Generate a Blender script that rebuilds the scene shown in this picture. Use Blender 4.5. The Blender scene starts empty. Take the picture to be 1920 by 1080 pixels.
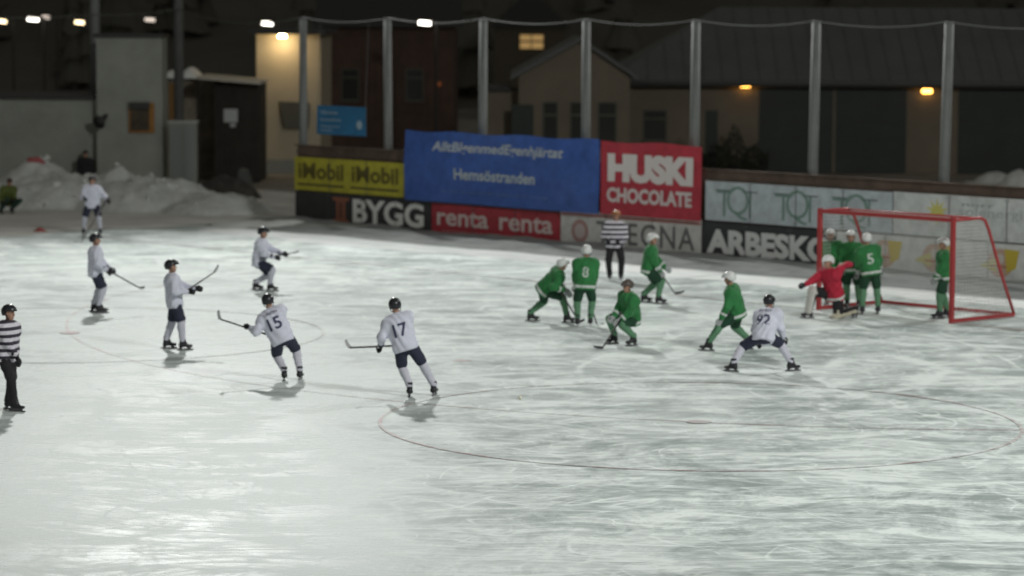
import bpy, bmesh, math, random
import numpy as np
from mathutils import Vector, Matrix

random.seed(7)
SC = bpy.context.scene
COL = SC.collection
R = math.radians

# ------------------------------------------------------------------ camera
FPX, CAM_H, PITCH, ROLL = 5694.33, 6.5526, 0.0939704, 0.00494514
cam_d = bpy.data.cameras.new('camera')
cam = bpy.data.objects.new('camera', cam_d)
COL.objects.link(cam)
SC.camera = cam
cam_d.sensor_fit = 'HORIZONTAL'
cam_d.sensor_width = 36.0
cam_d.lens = FPX / 1920.0 * 36.0
cam_d.clip_start = 0.5
cam_d.clip_end = 3000.0
cam.location = (0, 0, CAM_H)
cam.rotation_euler = (Matrix.Rotation(math.pi / 2 - PITCH, 3, 'X') @ Matrix.Rotation(ROLL, 3, 'Z')).to_euler()
cam_d.dof.use_dof = True                      # slightly soft long-lens focus
cam_d.dof.focus_distance = 38.0
cam_d.dof.aperture_fstop = 1.25

# ------------------------------------------------------------------ world and exposure
world = bpy.data.worlds.new('World')
SC.world = world
world.use_nodes = True
wn = world.node_tree
wn.nodes.clear()
w_out = wn.nodes.new('ShaderNodeOutputWorld')
w_bg = wn.nodes.new('ShaderNodeBackground')
w_bg.inputs['Color'].default_value = (1.0, 0.97, 0.84, 1)      # overcast night sky lit from below by the town
w_bg.inputs['Strength'].default_value = 0.07
wn.links.new(w_bg.outputs[0], w_out.inputs[0])
SC.view_settings.view_transform = 'Standard'
SC.view_settings.look = 'None'
SC.view_settings.exposure = 0.06
SC.view_settings.gamma = 1.0
SC.view_settings.use_curve_mapping = False
SC.render.engine = 'CYCLES'
SC.cycles.use_denoising = True
SC.cycles.max_bounces = 6
SC.cycles.sample_clamp_indirect = 4.0

# ------------------------------------------------------------------ where things stand
# field frame: PC = far corner of the end wall, AX = along the end wall (towards the near side),
# IN = from the end wall into the field, OUT = behind the end wall
TH = 3.89799
IN = Vector((math.cos(TH), math.sin(TH), 0))
OUT = -IN
AX = Vector((-IN.y, IN.x, 0))
PC = Vector((-6.41, 89.72, 0))
GOAL = Vector((7.8177, 63.5206, 0))


def ray(x, y):
    u, v = x - 960, y - 540
    u, v = u * math.cos(ROLL) + v * math.sin(ROLL), -u * math.sin(ROLL) + v * math.cos(ROLL)
    d = (u / FPX, 1.0, -v / FPX)
    return Vector((d[0], d[1] * math.cos(PITCH) + d[2] * math.sin(PITCH), -d[1] * math.sin(PITCH) + d[2] * math.cos(PITCH)))


def at(x, y, Y):
    """the point of the place that lies Y metres away, measured from the photograph"""
    d = ray(x, y)
    t = Y / d.y
    return Vector((d.x * t, Y, CAM_H + d.z * t))


def ground(x, y, z0=0.0):
    d = ray(x, y)
    t = (z0 - CAM_H) / d.z
    return Vector((d.x * t, d.y * t, z0))


def wallp(u, z, off=0.0):
    """a point u metres along the end wall, z up, off metres out of it towards the field"""
    p = PC + AX * u + IN * off
    return Vector((p.x, p.y, z))


# ------------------------------------------------------------------ floodlight positions (masts are built further down)
MASTS = [  # base, height, aim, watts, cone
    (Vector((-11.86, 108.0, 0)), 31.0, Vector((2, 37, 0)), 57000, 71),
    (Vector((33.0, 101.0, 0)), 30.0, Vector((8, 60, 0)), 30000, 84),
    (Vector((25.5, 22.0, 0)), 28.0, Vector((0, 70, 0)), 42000, 90),
    (Vector((-33.0, -12.0, 0)), 28.0, Vector((-2, 72, 1)), 8000, 80),
]
for i, (b, hh, aim, watts, cone) in enumerate(MASTS):
    ld = bpy.data.lights.new('floodlight', 'SPOT')
    ld.energy = watts
    ld.color = (0.98, 0.995, 0.965)
    ld.shadow_soft_size = 1.0 if i < 2 else 3.0
    ld.spot_size = R(cone)
    ld.spot_blend = 0.6
    lo = bpy.data.objects.new('floodlight_beam', ld)
    COL.objects.link(lo)
    lo.location = b + Vector((0, 0, hh)) + (aim - b).normalized() * 0.9
    lo.rotation_euler = (aim - lo.location).to_track_quat('-Z', 'Y').to_euler()


# ------------------------------------------------------------------ materials
MATS = {}


def mat(name, color, rough=0.6, metal=0.0, spec=0.4, var=0.0, vscale=4.0, emit=None, estr=0.0, bump=0.0, bscale=30.0, sheen=0.0):
    if name in MATS:
        return MATS[name]
    m = bpy.data.materials.new(name)
    m.use_nodes = True
    nt = m.node_tree
    bs = nt.nodes['Principled BSDF']
    bs.inputs['Base Color'].default_value = (*color, 1)
    bs.inputs['Roughness'].default_value = rough
    bs.inputs['Metallic'].default_value = metal
    bs.inputs['Specular IOR Level'].default_value = spec
    if sheen:
        bs.inputs['Sheen Weight'].default_value = sheen
    if var or bump:
        tc = nt.nodes.new('ShaderNodeTexCoord')
        if var:
            nz = nt.nodes.new('ShaderNodeTexNoise')
            nz.inputs['Scale'].default_value = vscale
            nz.inputs['Detail'].default_value = 6
            nz.inputs['Roughness'].default_value = 0.65
            nt.links.new(tc.outputs['Object'], nz.inputs['Vector'])
            rp = nt.nodes.new('ShaderNodeValToRGB')
            rp.color_ramp.elements[0].position = 0.3
            rp.color_ramp.elements[1].position = 0.7
            rp.color_ramp.elements[0].color = (*[c * (1 - var) for c in color], 1)
            rp.color_ramp.elements[1].color = (*[min(1, c * (1 + var)) for c in color], 1)
            nt.links.new(nz.outputs[0], rp.inputs[0])
            nt.links.new(rp.outputs[0], bs.inputs['Base Color'])
        if bump:
            n2 = nt.nodes.new('ShaderNodeTexNoise')
            n2.inputs['Scale'].default_value = bscale
            n2.inputs['Detail'].default_value = 4
            nt.links.new(tc.outputs['Object'], n2.inputs['Vector'])
            bp = nt.nodes.new('ShaderNodeBump')
            bp.inputs['Strength'].default_value = bump
            bp.inputs['Distance'].default_value = 0.05
            nt.links.new(n2.outputs[0], bp.inputs['Height'])
            nt.links.new(bp.outputs[0], bs.inputs['Normal'])
    if emit:
        bs.inputs['Emission Color'].default_value = (*emit, 1)
        bs.inputs['Emission Strength'].default_value = estr
    MATS[name] = m
    return m


class NT:
    """small helper to wire node trees"""

    def __init__(s, name):
        s.m = bpy.data.materials.new(name)
        s.m.use_nodes = True
        s.t = s.m.node_tree
        s.bs = s.t.nodes['Principled BSDF']
        s.tc = s.t.nodes.new('ShaderNodeTexCoord').outputs['Object']
        MATS[name] = s.m

    def put(s, sock, v):
        if isinstance(v, bpy.types.NodeSocket):
            s.t.links.new(v, sock)
        else:
            sock.default_value = v

    def math(s, op, a, b=0.0, clamp=False):
        n = s.t.nodes.new('ShaderNodeMath')
        n.operation = op
        n.use_clamp = clamp
        s.put(n.inputs[0], a)
        s.put(n.inputs[1], b)
        return n.outputs[0]

    def noise(s, scale, detail=4, rough=0.55, dist=0.0, vec=None):
        n = s.t.nodes.new('ShaderNodeTexNoise')
        n.inputs['Scale'].default_value = scale
        n.inputs['Detail'].default_value = detail
        n.inputs['Roughness'].default_value = rough
        n.inputs['Distortion'].default_value = dist
        s.t.links.new(vec or s.tc, n.inputs['Vector'])
        return n.outputs[0]

    def mapping(s, loc=(0, 0, 0), rot=(0, 0, 0), scale=(1, 1, 1)):
        n = s.t.nodes.new('ShaderNodeMapping')
        n.inputs['Location'].default_value = loc
        n.inputs['Rotation'].default_value = rot
        n.inputs['Scale'].default_value = scale
        s.t.links.new(s.tc, n.inputs['Vector'])
        return n.outputs[0]

    def ramp(s, fac, p0, p1, c0=0.0, c1=1.0):
        n = s.t.nodes.new('ShaderNodeMapRange')
        n.clamp = True
        s.put(n.inputs[0], fac)
        n.inputs[1].default_value = p0
        n.inputs[2].default_value = p1
        n.inputs[3].default_value = c0
        n.inputs[4].default_value = c1
        return n.outputs[0]

    def mix(s, fac, a, b):
        n = s.t.nodes.new('ShaderNodeMix')
        n.data_type = 'RGBA'
        s.put(n.inputs[0], fac)
        s.put(n.inputs[6], a if isinstance(a, bpy.types.NodeSocket) else (*a, 1))
        s.put(n.inputs[7], b if isinstance(b, bpy.types.NodeSocket) else (*b, 1))
        return n.outputs[2]

    def bump(s, h, strength, dist):
        n = s.t.nodes.new('ShaderNodeBump')
        n.inputs['Strength'].default_value = strength
        n.inputs['Distance'].default_value = dist
        s.t.links.new(h, n.inputs['Height'])
        s.t.links.new(n.outputs[0], s.bs.inputs['Normal'])


def frost_factor(k):
    """how frosted / scraped the ice is at a place: patches, brushed strokes, drag marks and skate tracks"""
    wn_ = k.t.nodes.new('ShaderNodeTexNoise')
    wn_.inputs['Scale'].default_value = 0.22
    wn_.inputs['Detail'].default_value = 2
    k.t.links.new(k.tc, wn_.inputs['Vector'])
    sb = k.t.nodes.new('ShaderNodeVectorMath')
    sb.operation = 'MULTIPLY_ADD'
    k.t.links.new(wn_.outputs['Color'], sb.inputs[0])
    sb.inputs[1].default_value = (3.2, 3.2, 0)
    k.t.links.new(k.tc, sb.inputs[2])
    warped = sb.outputs[0]

    def strokes(rot, sx, sy, sc, lo, hi, det=3):
        n = k.t.nodes.new('ShaderNodeMapping')
        n.inputs['Rotation'].default_value = (0, 0, rot)
        n.inputs['Scale'].default_value = (sx, sy, 1)
        n.inputs['Location'].default_value = (rot * 17, rot * 9, 0)
        k.t.links.new(warped, n.inputs['Vector'])
        return k.ramp(k.noise(sc, det, 0.68, 0.2, n.outputs[0]), lo, hi)

    big = k.ramp(k.noise(0.13, 5, 0.6, 0.8), 0.38, 0.64)
    wisp = k.ramp(k.noise(0.5, 6, 0.72, 1.4), 0.42, 0.66)
    fine = k.noise(5.0, 3, 0.7, 0.4)
    patch = k.math('MULTIPLY', big, 0.22)
    patch = k.math('ADD', patch, k.math('MULTIPLY', wisp, 0.46))
    patch = k.math('ADD', patch, k.math('MULTIPLY', k.ramp(k.noise(1.7, 5, 0.7, 2.2, warped), 0.46, 0.68), 0.24))
    patch = k.math('ADD', patch, k.math('MULTIPLY', k.ramp(fine, 0.35, 0.75), 0.08))
    for rot, amp in ((0.45, 0.15), (-0.7, 0.15), (1.45, 0.2), (2.3, 0.18)):
        patch = k.math('ADD', patch, k.math('MULTIPLY', strokes(rot, 0.35, 1.5, 0.9, 0.50, 0.68), amp))
    for rot, amp in ((0.25, 0.08), (0.95, 0.13), (-1.0, 0.13), (1.7, 0.12)):
        patch = k.math('ADD', patch, k.math('MULTIPLY', strokes(rot, 0.07, 9.0, 1.0, 0.60, 0.67, 1), amp))
    tracks = None
    for i, (sc, dist, wd, amp) in enumerate([(0.11, 1.6, 0.010, 0.6), (0.23, 1.2, 0.009, 0.6), (0.17, 2.6, 0.008, 0.6), (0.42, 1.0, 0.03, 0.35), (0.3, 0.5, 0.006, 0.55), (0.07, 0.8, 0.005, 0.6)]):
        v = k.mapping(loc=(13.7 * i, -7.1 * i, 0), rot=(0, 0, 0.7 * i), scale=(1, 0.8 + 0.2 * i, 1))
        nn = k.noise(sc, 1.5, 0.4, dist, v)
        a = k.math('ABSOLUTE', k.math('SUBTRACT', nn, 0.5))
        line = k.ramp(a, 0.0, wd, 1.0, 0.0)
        gate = k.ramp(k.noise(0.5 + 0.2 * i, 4, 0.6, 0.5, v), 0.44, 0.62)
        line = k.math('MULTIPLY', k.math('MULTIPLY', line, gate), amp)
        tracks = line if tracks is None else k.math('ADD', tracks, line)
    patch = k.ramp(patch, 0.18, 0.80)
    return k.math('ADD', patch, tracks, clamp=True), fine


def ice_like(name, c_clear, c_frost, paint=None, keep=1.0):
    k = NT(name)
    fr, fine = frost_factor(k)
    c = k.mix(fr, c_clear, c_frost)
    if paint:                                     # painted line worn and frosted over
        wear = k.ramp(k.noise(1.3, 5, 0.7, 0.5), 0.36, 0.6)
        cov = k.math('MULTIPLY', k.math('SUBTRACT', 1.0, k.math('MULTIPLY', fr, 0.8)), k.math('ADD', k.math('MULTIPLY', wear, 0.62), 0.06), clamp=True)
        if keep < 1.0:
            cov = k.math('MULTIPLY', cov, keep)
        c = k.mix(cov, c, paint)
    k.put(k.bs.inputs['Base Color'], c)
    k.put(k.bs.inputs['Roughness'], k.ramp(fr, 0.0, 1.0, 0.41, 0.68))
    k.bs.inputs['Specular IOR Level'].default_value = 0.3
    k.bump(fine, 0.25, 0.01)
    return k.m


def snow_mat(name, c0, c1, sc=1.2):
    k = NT(name)
    a = k.noise(sc, 8, 0.68, 0.3)
    b = k.noise(sc * 7, 5, 0.6)
    k.put(k.bs.inputs['Base Color'], k.mix(k.ramp(a, 0.32, 0.68), c0, c1))
    k.bs.inputs['Roughness'].default_value = 0.85
    k.bs.inputs['Specular IOR Level'].default_value = 0.2
    k.bump(k.math('ADD', a, k.math('MULTIPLY', b, 0.4)), 0.6, 0.12)
    return k.m


ICE = ice_like('ice', (0.35, 0.41, 0.395), (0.86, 0.925, 0.905))
LINE = ice_like('ice_red_line', (0.35, 0.41, 0.395), (0.86, 0.925, 0.905), (0.46, 0.06, 0.09))
LINE_WORN = ice_like('ice_red_line_worn', (0.35, 0.41, 0.395), (0.86, 0.925, 0.905), (0.46, 0.10, 0.13), 0.45)
SNOW = snow_mat('snow', (0.74, 0.77, 0.76), (0.90, 0.92, 0.91))
SNOW_OLD = snow_mat('old_snow', (0.47, 0.49, 0.47), (0.72, 0.74, 0.72), 1.6)
GROUND = snow_mat('trodden_ground', (0.13, 0.12, 0.10), (0.34, 0.33, 0.30), 0.25)
HILL = snow_mat('hill_ground', (0.09, 0.088, 0.075), (0.15, 0.145, 0.125), 0.05)
SNOW_GREY = snow_mat('grey_snow', (0.19, 0.205, 0.20), (0.34, 0.355, 0.345), 1.0)  # darker grey than the other snow, for the strip along the boards


def stripes_mat(name, c0, c1, period, phase):
    k = NT(name)
    sp = k.t.nodes.new('ShaderNodeSeparateXYZ')
    k.t.links.new(k.tc, sp.inputs[0])
    z = k.math('ADD', sp.outputs[2], phase)
    fr = k.math('FRACT', k.math('DIVIDE', z, period))
    k.put(k.bs.inputs['Base Color'], k.mix(k.math('GREATER_THAN', fr, 0.52), c0, c1))
    k.bs.inputs['Roughness'].default_value = 0.8
    return k.m


# ------------------------------------------------------------------ object helpers
def tag(o, label=None, cat=None, group=None, kind=None):
    if label:
        o['label'] = label
    if cat:
        o['category'] = cat
    if group:
        o['group'] = group
    if kind:
        o['kind'] = kind
    return o


def empty(name, loc, label=None, cat=None, group=None):
    o = bpy.data.objects.new(name, None)
    COL.objects.link(o)
    o.location = loc
    return tag(o, label, cat, group)


def root_of(p):
    while p.parent:
        p = p.parent
    return p


class MB:
    """collects verts and faces in place coordinates; build() links ONE mesh"""

    def __init__(s):
        s.v, s.f = [], []

    def add(s, vs, fs):
        o = len(s.v)
        s.v += [Vector(p) for p in vs]
        s.f += [tuple(i + o for i in f) for f in fs]
        return s

    def box(s, c, ex, ey, ez):
        """box by centre and three half-extent vectors"""
        c, ex, ey, ez = Vector(c), Vector(ex), Vector(ey), Vector(ez)
        vs = [c + ex * i + ey * j + ez * k for k in (-1, 1) for j in (-1, 1) for i in (-1, 1)]
        fs = [(0, 2, 3, 1), (4, 5, 7, 6), (0, 1, 5, 4), (2, 6, 7, 3), (0, 4, 6, 2), (1, 3, 7, 5)]
        if ex.cross(ey).dot(ez) < 0:
            fs = [f[::-1] for f in fs]
        return s.add(vs, fs)

    def cube(s, lo, hi):
        lo, hi = Vector(lo), Vector(hi)
        c, e = (lo + hi) / 2, (hi - lo) / 2
        return s.box(c, (e.x, 0, 0), (0, e.y, 0), (0, 0, e.z))

    def tube(s, pts, rad, n=8, cap=True):
        pts = [Vector(p) for p in pts]
        if not isinstance(rad, (list, tuple)):
            rad = [rad] * len(pts)
        base = len(s.v)
        up = None
        for i, p in enumerate(pts):
            d = (pts[min(i + 1, len(pts) - 1)] - pts[max(i - 1, 0)]).normalized()
            if up is None:
                up = d.orthogonal().normalized()
            up = (up - d * up.dot(d)).normalized()
            sd = d.cross(up)
            for k in range(n):
                a = 2 * math.pi * k / n
                s.v.append(p + (up * math.cos(a) + sd * math.sin(a)) * rad[i])
        for i in range(len(pts) - 1):
            for k in range(n):
                a, b = base + i * n + k, base + i * n + (k + 1) % n
                s.f.append((a, b, b + n, a + n))
        if cap:
            s.f.append(tuple(base + k for k in range(n - 1, -1, -1)))
            e = base + (len(pts) - 1) * n
            s.f.append(tuple(e + k for k in range(n)))
        return s

    def prism(s, poly, d):
        """polygon (list of points) extruded by vector d"""
        poly = [Vector(p) for p in poly]
        n = len(poly)
        vs = poly + [p + Vector(d) for p in poly]
        fs = [tuple(range(n))[::-1], tuple(range(n, 2 * n))] + [(i, (i + 1) % n, n + (i + 1) % n, n + i) for i in range(n)]
        return s.add(vs, fs)

    def grid(s, fn, nu, nv):
        base = len(s.v)
        for j in range(nv + 1):
            for i in range(nu + 1):
                s.v.append(Vector(fn(i / nu, j / nv)))
        for j in range(nv):
            for i in range(nu):
                a = base + j * (nu + 1) + i
                s.f.append((a, a + 1, a + nu + 2, a + nu + 1))
        return s

    def build(s, name, m, parent=None, smooth=False, loc=None):
        me = bpy.data.meshes.new(name)
        o = bpy.data.objects.new(name, me)
        COL.objects.link(o)
        if parent:
            o.parent = parent
            off = root_of(parent).location
        else:
            off = Vector(loc) if loc is not None else Vector((0, 0, 0))
            o.location = off
        me.from_pydata([tuple(p - off) for p in s.v], [], s.f)
        me.materials.append(m)
        if smooth:
            me.polygons.foreach_set('use_smooth', [True] * len(me.polygons))
        me.update()
        return o


def np_mesh(name, V, F, m, parent, smooth=True):
    me = bpy.data.meshes.new(name)
    me.from_pydata(V.tolist(), [], F.tolist())
    me.materials.append(m)
    if smooth:
        me.polygons.foreach_set('use_smooth', [True] * len(me.polygons))
    me.update()
    o = bpy.data.objects.new(name, me)
    COL.objects.link(o)
    o.parent = parent
    return o


def struct(name, mb, m, smooth=False):
    return tag(mb.build(name, m, smooth=smooth), kind='structure')


def letters(text, w, h, bold=0.0, shear=0.0, spacing=1.0):
    """flat outline of a word fitted into w x h, as (verts 2D, faces)"""
    cu = bpy.data.curves.new('lettering', 'FONT')
    cu.body = text
    cu.size = 1.0
    cu.offset = bold
    cu.shear = shear
    cu.space_character = spacing
    cu.resolution_u = 3
    o = bpy.data.objects.new('lettering', cu)
    COL.objects.link(o)
    bpy.context.view_layer.update()
    dg = bpy.context.evaluated_depsgraph_get()
    me = bpy.data.meshes.new_from_object(o.evaluated_get(dg))
    vs = [v.co.copy() for v in me.vertices]
    fs = [tuple(p.vertices) for p in me.polygons]
    bpy.data.objects.remove(o)
    bpy.data.curves.remove(cu)
    bpy.data.meshes.remove(me)
    if not vs:
        return [], []
    x0, x1 = min(v.x for v in vs), max(v.x for v in vs)
    y0, y1 = min(v.y for v in vs), max(v.y for v in vs)
    return [((v.x - x0) / (x1 - x0) * w, (v.y - y0) / (y1 - y0) * h) for v in vs], fs


def hill_noise(x, y, s=1.0):
    return (math.sin(x * 0.9 * s + 1.3 * math.sin(y * 0.7 * s)) + math.sin(y * 1.1 * s + 1.7 * math.sin(x * 0.6 * s + 2)) + 0.5 * math.sin(2.3 * x * s + 1.1 * y * s) + 0.4 * math.sin(3.1 * y * s - 2.2 * x * s)) / 2.9


# ================================================================== SETTING
g = MB()
g.grid(lambda a, b: (-700 + 1400 * a, -120 + 420 * b, -0.03), 4, 4)
struct('ground', g, GROUND)

# ice sheet: field with its margin
c = [PC + AX * u + IN * v for u, v in ((-1.6, 0.05), (66, 0.05), (66, 115), (-1.6, 115))]
struct('ice', MB().add([Vector((p.x, p.y, 0.0)) for p in c], [(0, 3, 2, 1)]), ICE)

# packed grey snow between the ice and the heaps
PACKED = snow_mat('packed_snow', (0.52, 0.51, 0.47), (0.78, 0.77, 0.73), 0.35)


def packed(a, b):
    v = -9 + 69 * b
    ub = -1.2 + 0.55 * hill_noise(v * 0.7, 1.0) + 0.3 * hill_noise(v * 2.3, 5.0) if v > -0.6 else -0.4
    p = PC + AX * (ub + (-26 - ub) * a) + IN * v
    return (p.x, p.y, 0.006)


struct('packed_snow', MB().grid(packed, 2, 230), PACKED)


def ring(cx, cy, rad, w, a0, a1, n, z):
    m = MB()
    vs, fs = [], []
    for i in range(n + 1):
        a = a0 + (a1 - a0) * i / n
        for r in (rad - w / 2, rad + w / 2):
            vs.append((cx + r * math.cos(a), cy + r * math.sin(a), z))
    for i in range(n):
        fs.append((2 * i, 2 * i + 1, 2 * i + 3, 2 * i + 2))
    return m.add(vs, fs)


struct('penalty_area_line', ring(GOAL.x, GOAL.y, 17.0, 0.055, TH - math.pi / 2, TH + math.pi / 2, 160, 0.004), LINE)
for sgn in (1, -1):
    a = TH + sgn * R(30)
    fx, fy = GOAL.x + 17 * math.cos(a), GOAL.y + 17 * math.sin(a)
    struct('free_stroke_circle', ring(fx, fy, 5.0, 0.055, 0, 2 * math.pi, 120, 0.008), LINE if sgn > 0 else LINE_WORN)
    struct('free_stroke_spot', ring(fx, fy, 0.1, 0.2, 0, 2 * math.pi, 20, 0.012), LINE)
ps = GOAL + IN * 12
struct('penalty_spot', ring(ps.x, ps.y, 0.09, 0.18, 0, 2 * math.pi, 20, 0.004), LINE)
gl = MB()
for s0, s1 in ((-28, -1.8), (-1.8, 1.8), (1.8, 30)):
    gl.add([GOAL + AX * s0 + IN * 0.04 + Vector((0, 0, 0.016)), GOAL + AX * s1 + IN * 0.04 + Vector((0, 0, 0.016)),
            GOAL + AX * s1 - IN * 0.04 + Vector((0, 0, 0.016)), GOAL + AX * s0 - IN * 0.04 + Vector((0, 0, 0.016))], [(0, 1, 2, 3)])
struct('goal_line', gl, LINE)

# shovelled snow along the foot of the end wall (darker grey at the boards)
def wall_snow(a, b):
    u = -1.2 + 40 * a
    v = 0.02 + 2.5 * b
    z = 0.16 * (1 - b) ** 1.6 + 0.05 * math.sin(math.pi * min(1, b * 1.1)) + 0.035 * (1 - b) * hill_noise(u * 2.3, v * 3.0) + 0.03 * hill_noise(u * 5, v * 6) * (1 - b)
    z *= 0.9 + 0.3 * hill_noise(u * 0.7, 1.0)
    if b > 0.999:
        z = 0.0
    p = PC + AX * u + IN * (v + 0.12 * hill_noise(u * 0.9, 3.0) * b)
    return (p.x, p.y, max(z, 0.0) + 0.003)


tag(MB().grid(wall_snow, 260, 12).build('snow_bank', SNOW_GREY, smooth=True, loc=PC), 'low strip of grey snow along the foot of the advertising boards', 'snow')


def fresh_snow(a, b):
    u = 0.6 + 38 * a
    v = 2.45 + 0.3 * hill_noise(u * 0.8, 2.0) + (1.7 + 0.5 * hill_noise(u * 0.5, 7.0) + 0.25 * hill_noise(u * 2.9, 4.0)) * b
    z = 0.006 + 0.03 * math.sin(math.pi * b) * (0.7 + 0.5 * hill_noise(u * 1.7, v))
    p = PC + AX * u + IN * v
    return (p.x, p.y, z)


tag(MB().grid(fresh_snow, 240, 6).build('snow_strip', SNOW, smooth=True, loc=PC), 'thin white strip of scraped snow between grey bank and ice', 'snow')


def heap(name, pts, label, m, nu=60, nv=30, seed=0.0):
    """heap of shovelled snow: pts = list of (x, y, radius, height) lobes"""
    xs = [p[0] - p[2] * 1.2 for p in pts] + [p[0] + p[2] * 1.2 for p in pts]
    ys = [p[1] - p[3] * 1.2 for p in pts] + [p[1] + p[3] * 1.2 for p in pts]
    x0, x1, y0, y1 = min(xs), max(xs), min(ys), max(ys)

    def fn(a, b):
        x, y = x0 + (x1 - x0) * a, y0 + (y1 - y0) * b
        z = 0.0
        for (px, py, rx, ry, hh) in pts:
            d = ((x - px) / rx) ** 2 + ((y - py) / ry) ** 2
            z = max(z, hh * max(0.0, 1 - d) ** 0.8)
        if z > 0:
            z *= 1 + 0.16 * hill_noise(x * 2.1 + seed, y * 2.1) + 0.10 * hill_noise(x * 5.3, y * 5.1 + seed) + 0.09 * hill_noise(x * 13.3 + seed, y * 11.7)
        return (x, y, z - 0.025)

    o = MB().grid(fn, nu, nv).build(name, m, smooth=True, loc=(sum(xs) / len(xs), sum(ys) / len(ys), 0))
    return tag(o, label, 'snow')


heap('snow_pile', [(-21.5, 97.3, 4.5, 2.4, 0.95), (-17.5, 97.0, 3.2, 2.2, 0.85), (-14.2, 96.8, 2.8, 2.2, 1.05), (-11.4, 95.6, 2.6, 2.2, 0.98), (-9.2, 94.2, 1.9, 1.8, 0.6), (-16.0, 96.0, 3.0, 1.5, 0.6), (-12.6, 96.8, 1.1, 1.1, 1.15), (-15.3, 97.6, 1.9, 1.4, 1.3)],
     'long grey heap of ploughed snow in front of the concrete building', SNOW_OLD, 160, 60)
heap('snow_pile', [(-7.7, 88.9, 1.2, 1.3, 0.17), (-6.6, 88.4, 1.3, 1.2, 0.2), (-5.4, 87.8, 1.6, 1.0, 0.14), (-3.8, 86.4, 1.6, 0.8, 0.1)],
     'small white snow mound at the corner of the dark board', SNOW, 70, 40, 2.0)

ch = MB()
rc = random.Random(11)
for o_ in [o for o in COL.objects if o.name == 'snow_pile']:
    vs_ = [v.co + o_.location for v in o_.data.vertices if v.co.z > 0.08]
    for i in range(170 if len(vs_) > 1500 else 30):
        p = rc.choice(vs_) + Vector((rc.uniform(-0.1, 0.1), rc.uniform(-0.1, 0.1), 0))
        r0 = rc.uniform(0.03, 0.11)
        ax_ = [Vector((rc.uniform(-1, 1), rc.uniform(-1, 1), rc.uniform(-1, 1))).normalized() for _ in range(2)]
        e1_ = ax_[0]
        e2_ = e1_.cross(ax_[1]).normalized()
        e3_ = e1_.cross(e2_)
        ch.box(p, e1_ * r0, e2_ * r0 * rc.uniform(0.5, 0.9), e3_ * r0 * rc.uniform(0.5, 0.9))
tag(ch.build('snow_chunks', SNOW_OLD), 'loose broken snow chunks scattered over the heaps', 'snow', kind='stuff')

# dark hillside that closes the view behind the houses
def hill(a, b):
    x = -260 + 560 * a
    y = 185 + 260 * b
    z = -0.1 + 36 * (b ** 0.9) * (1 + 0.25 * math.sin(x * 0.02 + 1)) + (0.8 * hill_noise(x * 0.08, y * 0.08) if b > 0 else -0.2)
    return (x, y, z)


struct('hillside', MB().grid(hill, 70, 24), HILL, True)
wood = MB()
rw = random.Random(3)
for i in range(420):
    x = rw.uniform(-90, 110)
    b = rw.random() ** 1.3
    y = 190 + 200 * b
    z = -0.5 + 36 * (((y - 185) / 260) ** 0.9) * (1 + 0.25 * math.sin(x * 0.02 + 1))
    hh = rw.uniform(5, 11)
    for t in range(4):
        z0 = z + 0.6 + hh * 0.23 * t
        rr = hh * (0.2 - 0.042 * t) * rw.uniform(0.85, 1.15)
        n = 7
        ring_v = [(x + rr * math.cos(6.283 * k / n + t) * rw.uniform(0.75, 1.1), y + rr * math.sin(6.283 * k / n + t), z0 + rw.uniform(-0.2, 0.2)) for k in range(n)]
        wood.add(ring_v + [(x, y, z0 + hh * 0.34)], [(k, (k + 1) % n, n) for k in range(n)])
    wood.tube([(x, y, z - 0.3), (x, y, z + hh * 0.4)], 0.14, 5)
tag(wood.build('far_wood', mat('spruce', (0.115, 0.112, 0.095), 0.9, var=0.2, vscale=0.3)), 'dark spruce wood on the hillside behind the houses', 'wood', kind='stuff')

# ================================================================== END WALL WITH BOARDS
PLANK = mat('dark_brown_planks', (0.10, 0.068, 0.052), 0.8, var=0.35, vscale=1.5, bump=0.3, bscale=12)
GALV = mat('galvanised_pole', (0.16, 0.168, 0.164), 0.65, metal=0.1, var=0.14, vscale=2.5)
wall = empty('end_wall', wallp(14, 0, -0.1), 'dark brown plank wall behind the goal carrying the advertising boards', 'wall')
for bay in range(10):
    u0, u1 = 0.0 + 4.03 * bay, 4.03 * (bay + 1) - 0.012
    for r in range(10):
        z0, z1 = 0.02 + 0.227 * r, 0.02 + 0.227 * r + 0.219
        off = -0.09 + 0.006 * math.sin(7.3 * r + 3.1 * bay)
        MB().box(wallp((u0 + u1) / 2, (z0 + z1) / 2, off), AX * (u1 - u0) / 2, IN * 0.016, Vector((0, 0, (z1 - z0) / 2))).build('plank', PLANK, wall)
    MB().box(wallp(u0 + 0.06, 1.12, -0.15), AX * 0.05, IN * 0.04, Vector((0, 0, 1.12))).build('post', PLANK, wall)
MB().box(wallp(20.1, 2.305, -0.09), AX * 20.2, IN * 0.06, Vector((0, 0, 0.02))).build('top_rail', PLANK, wall)

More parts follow.
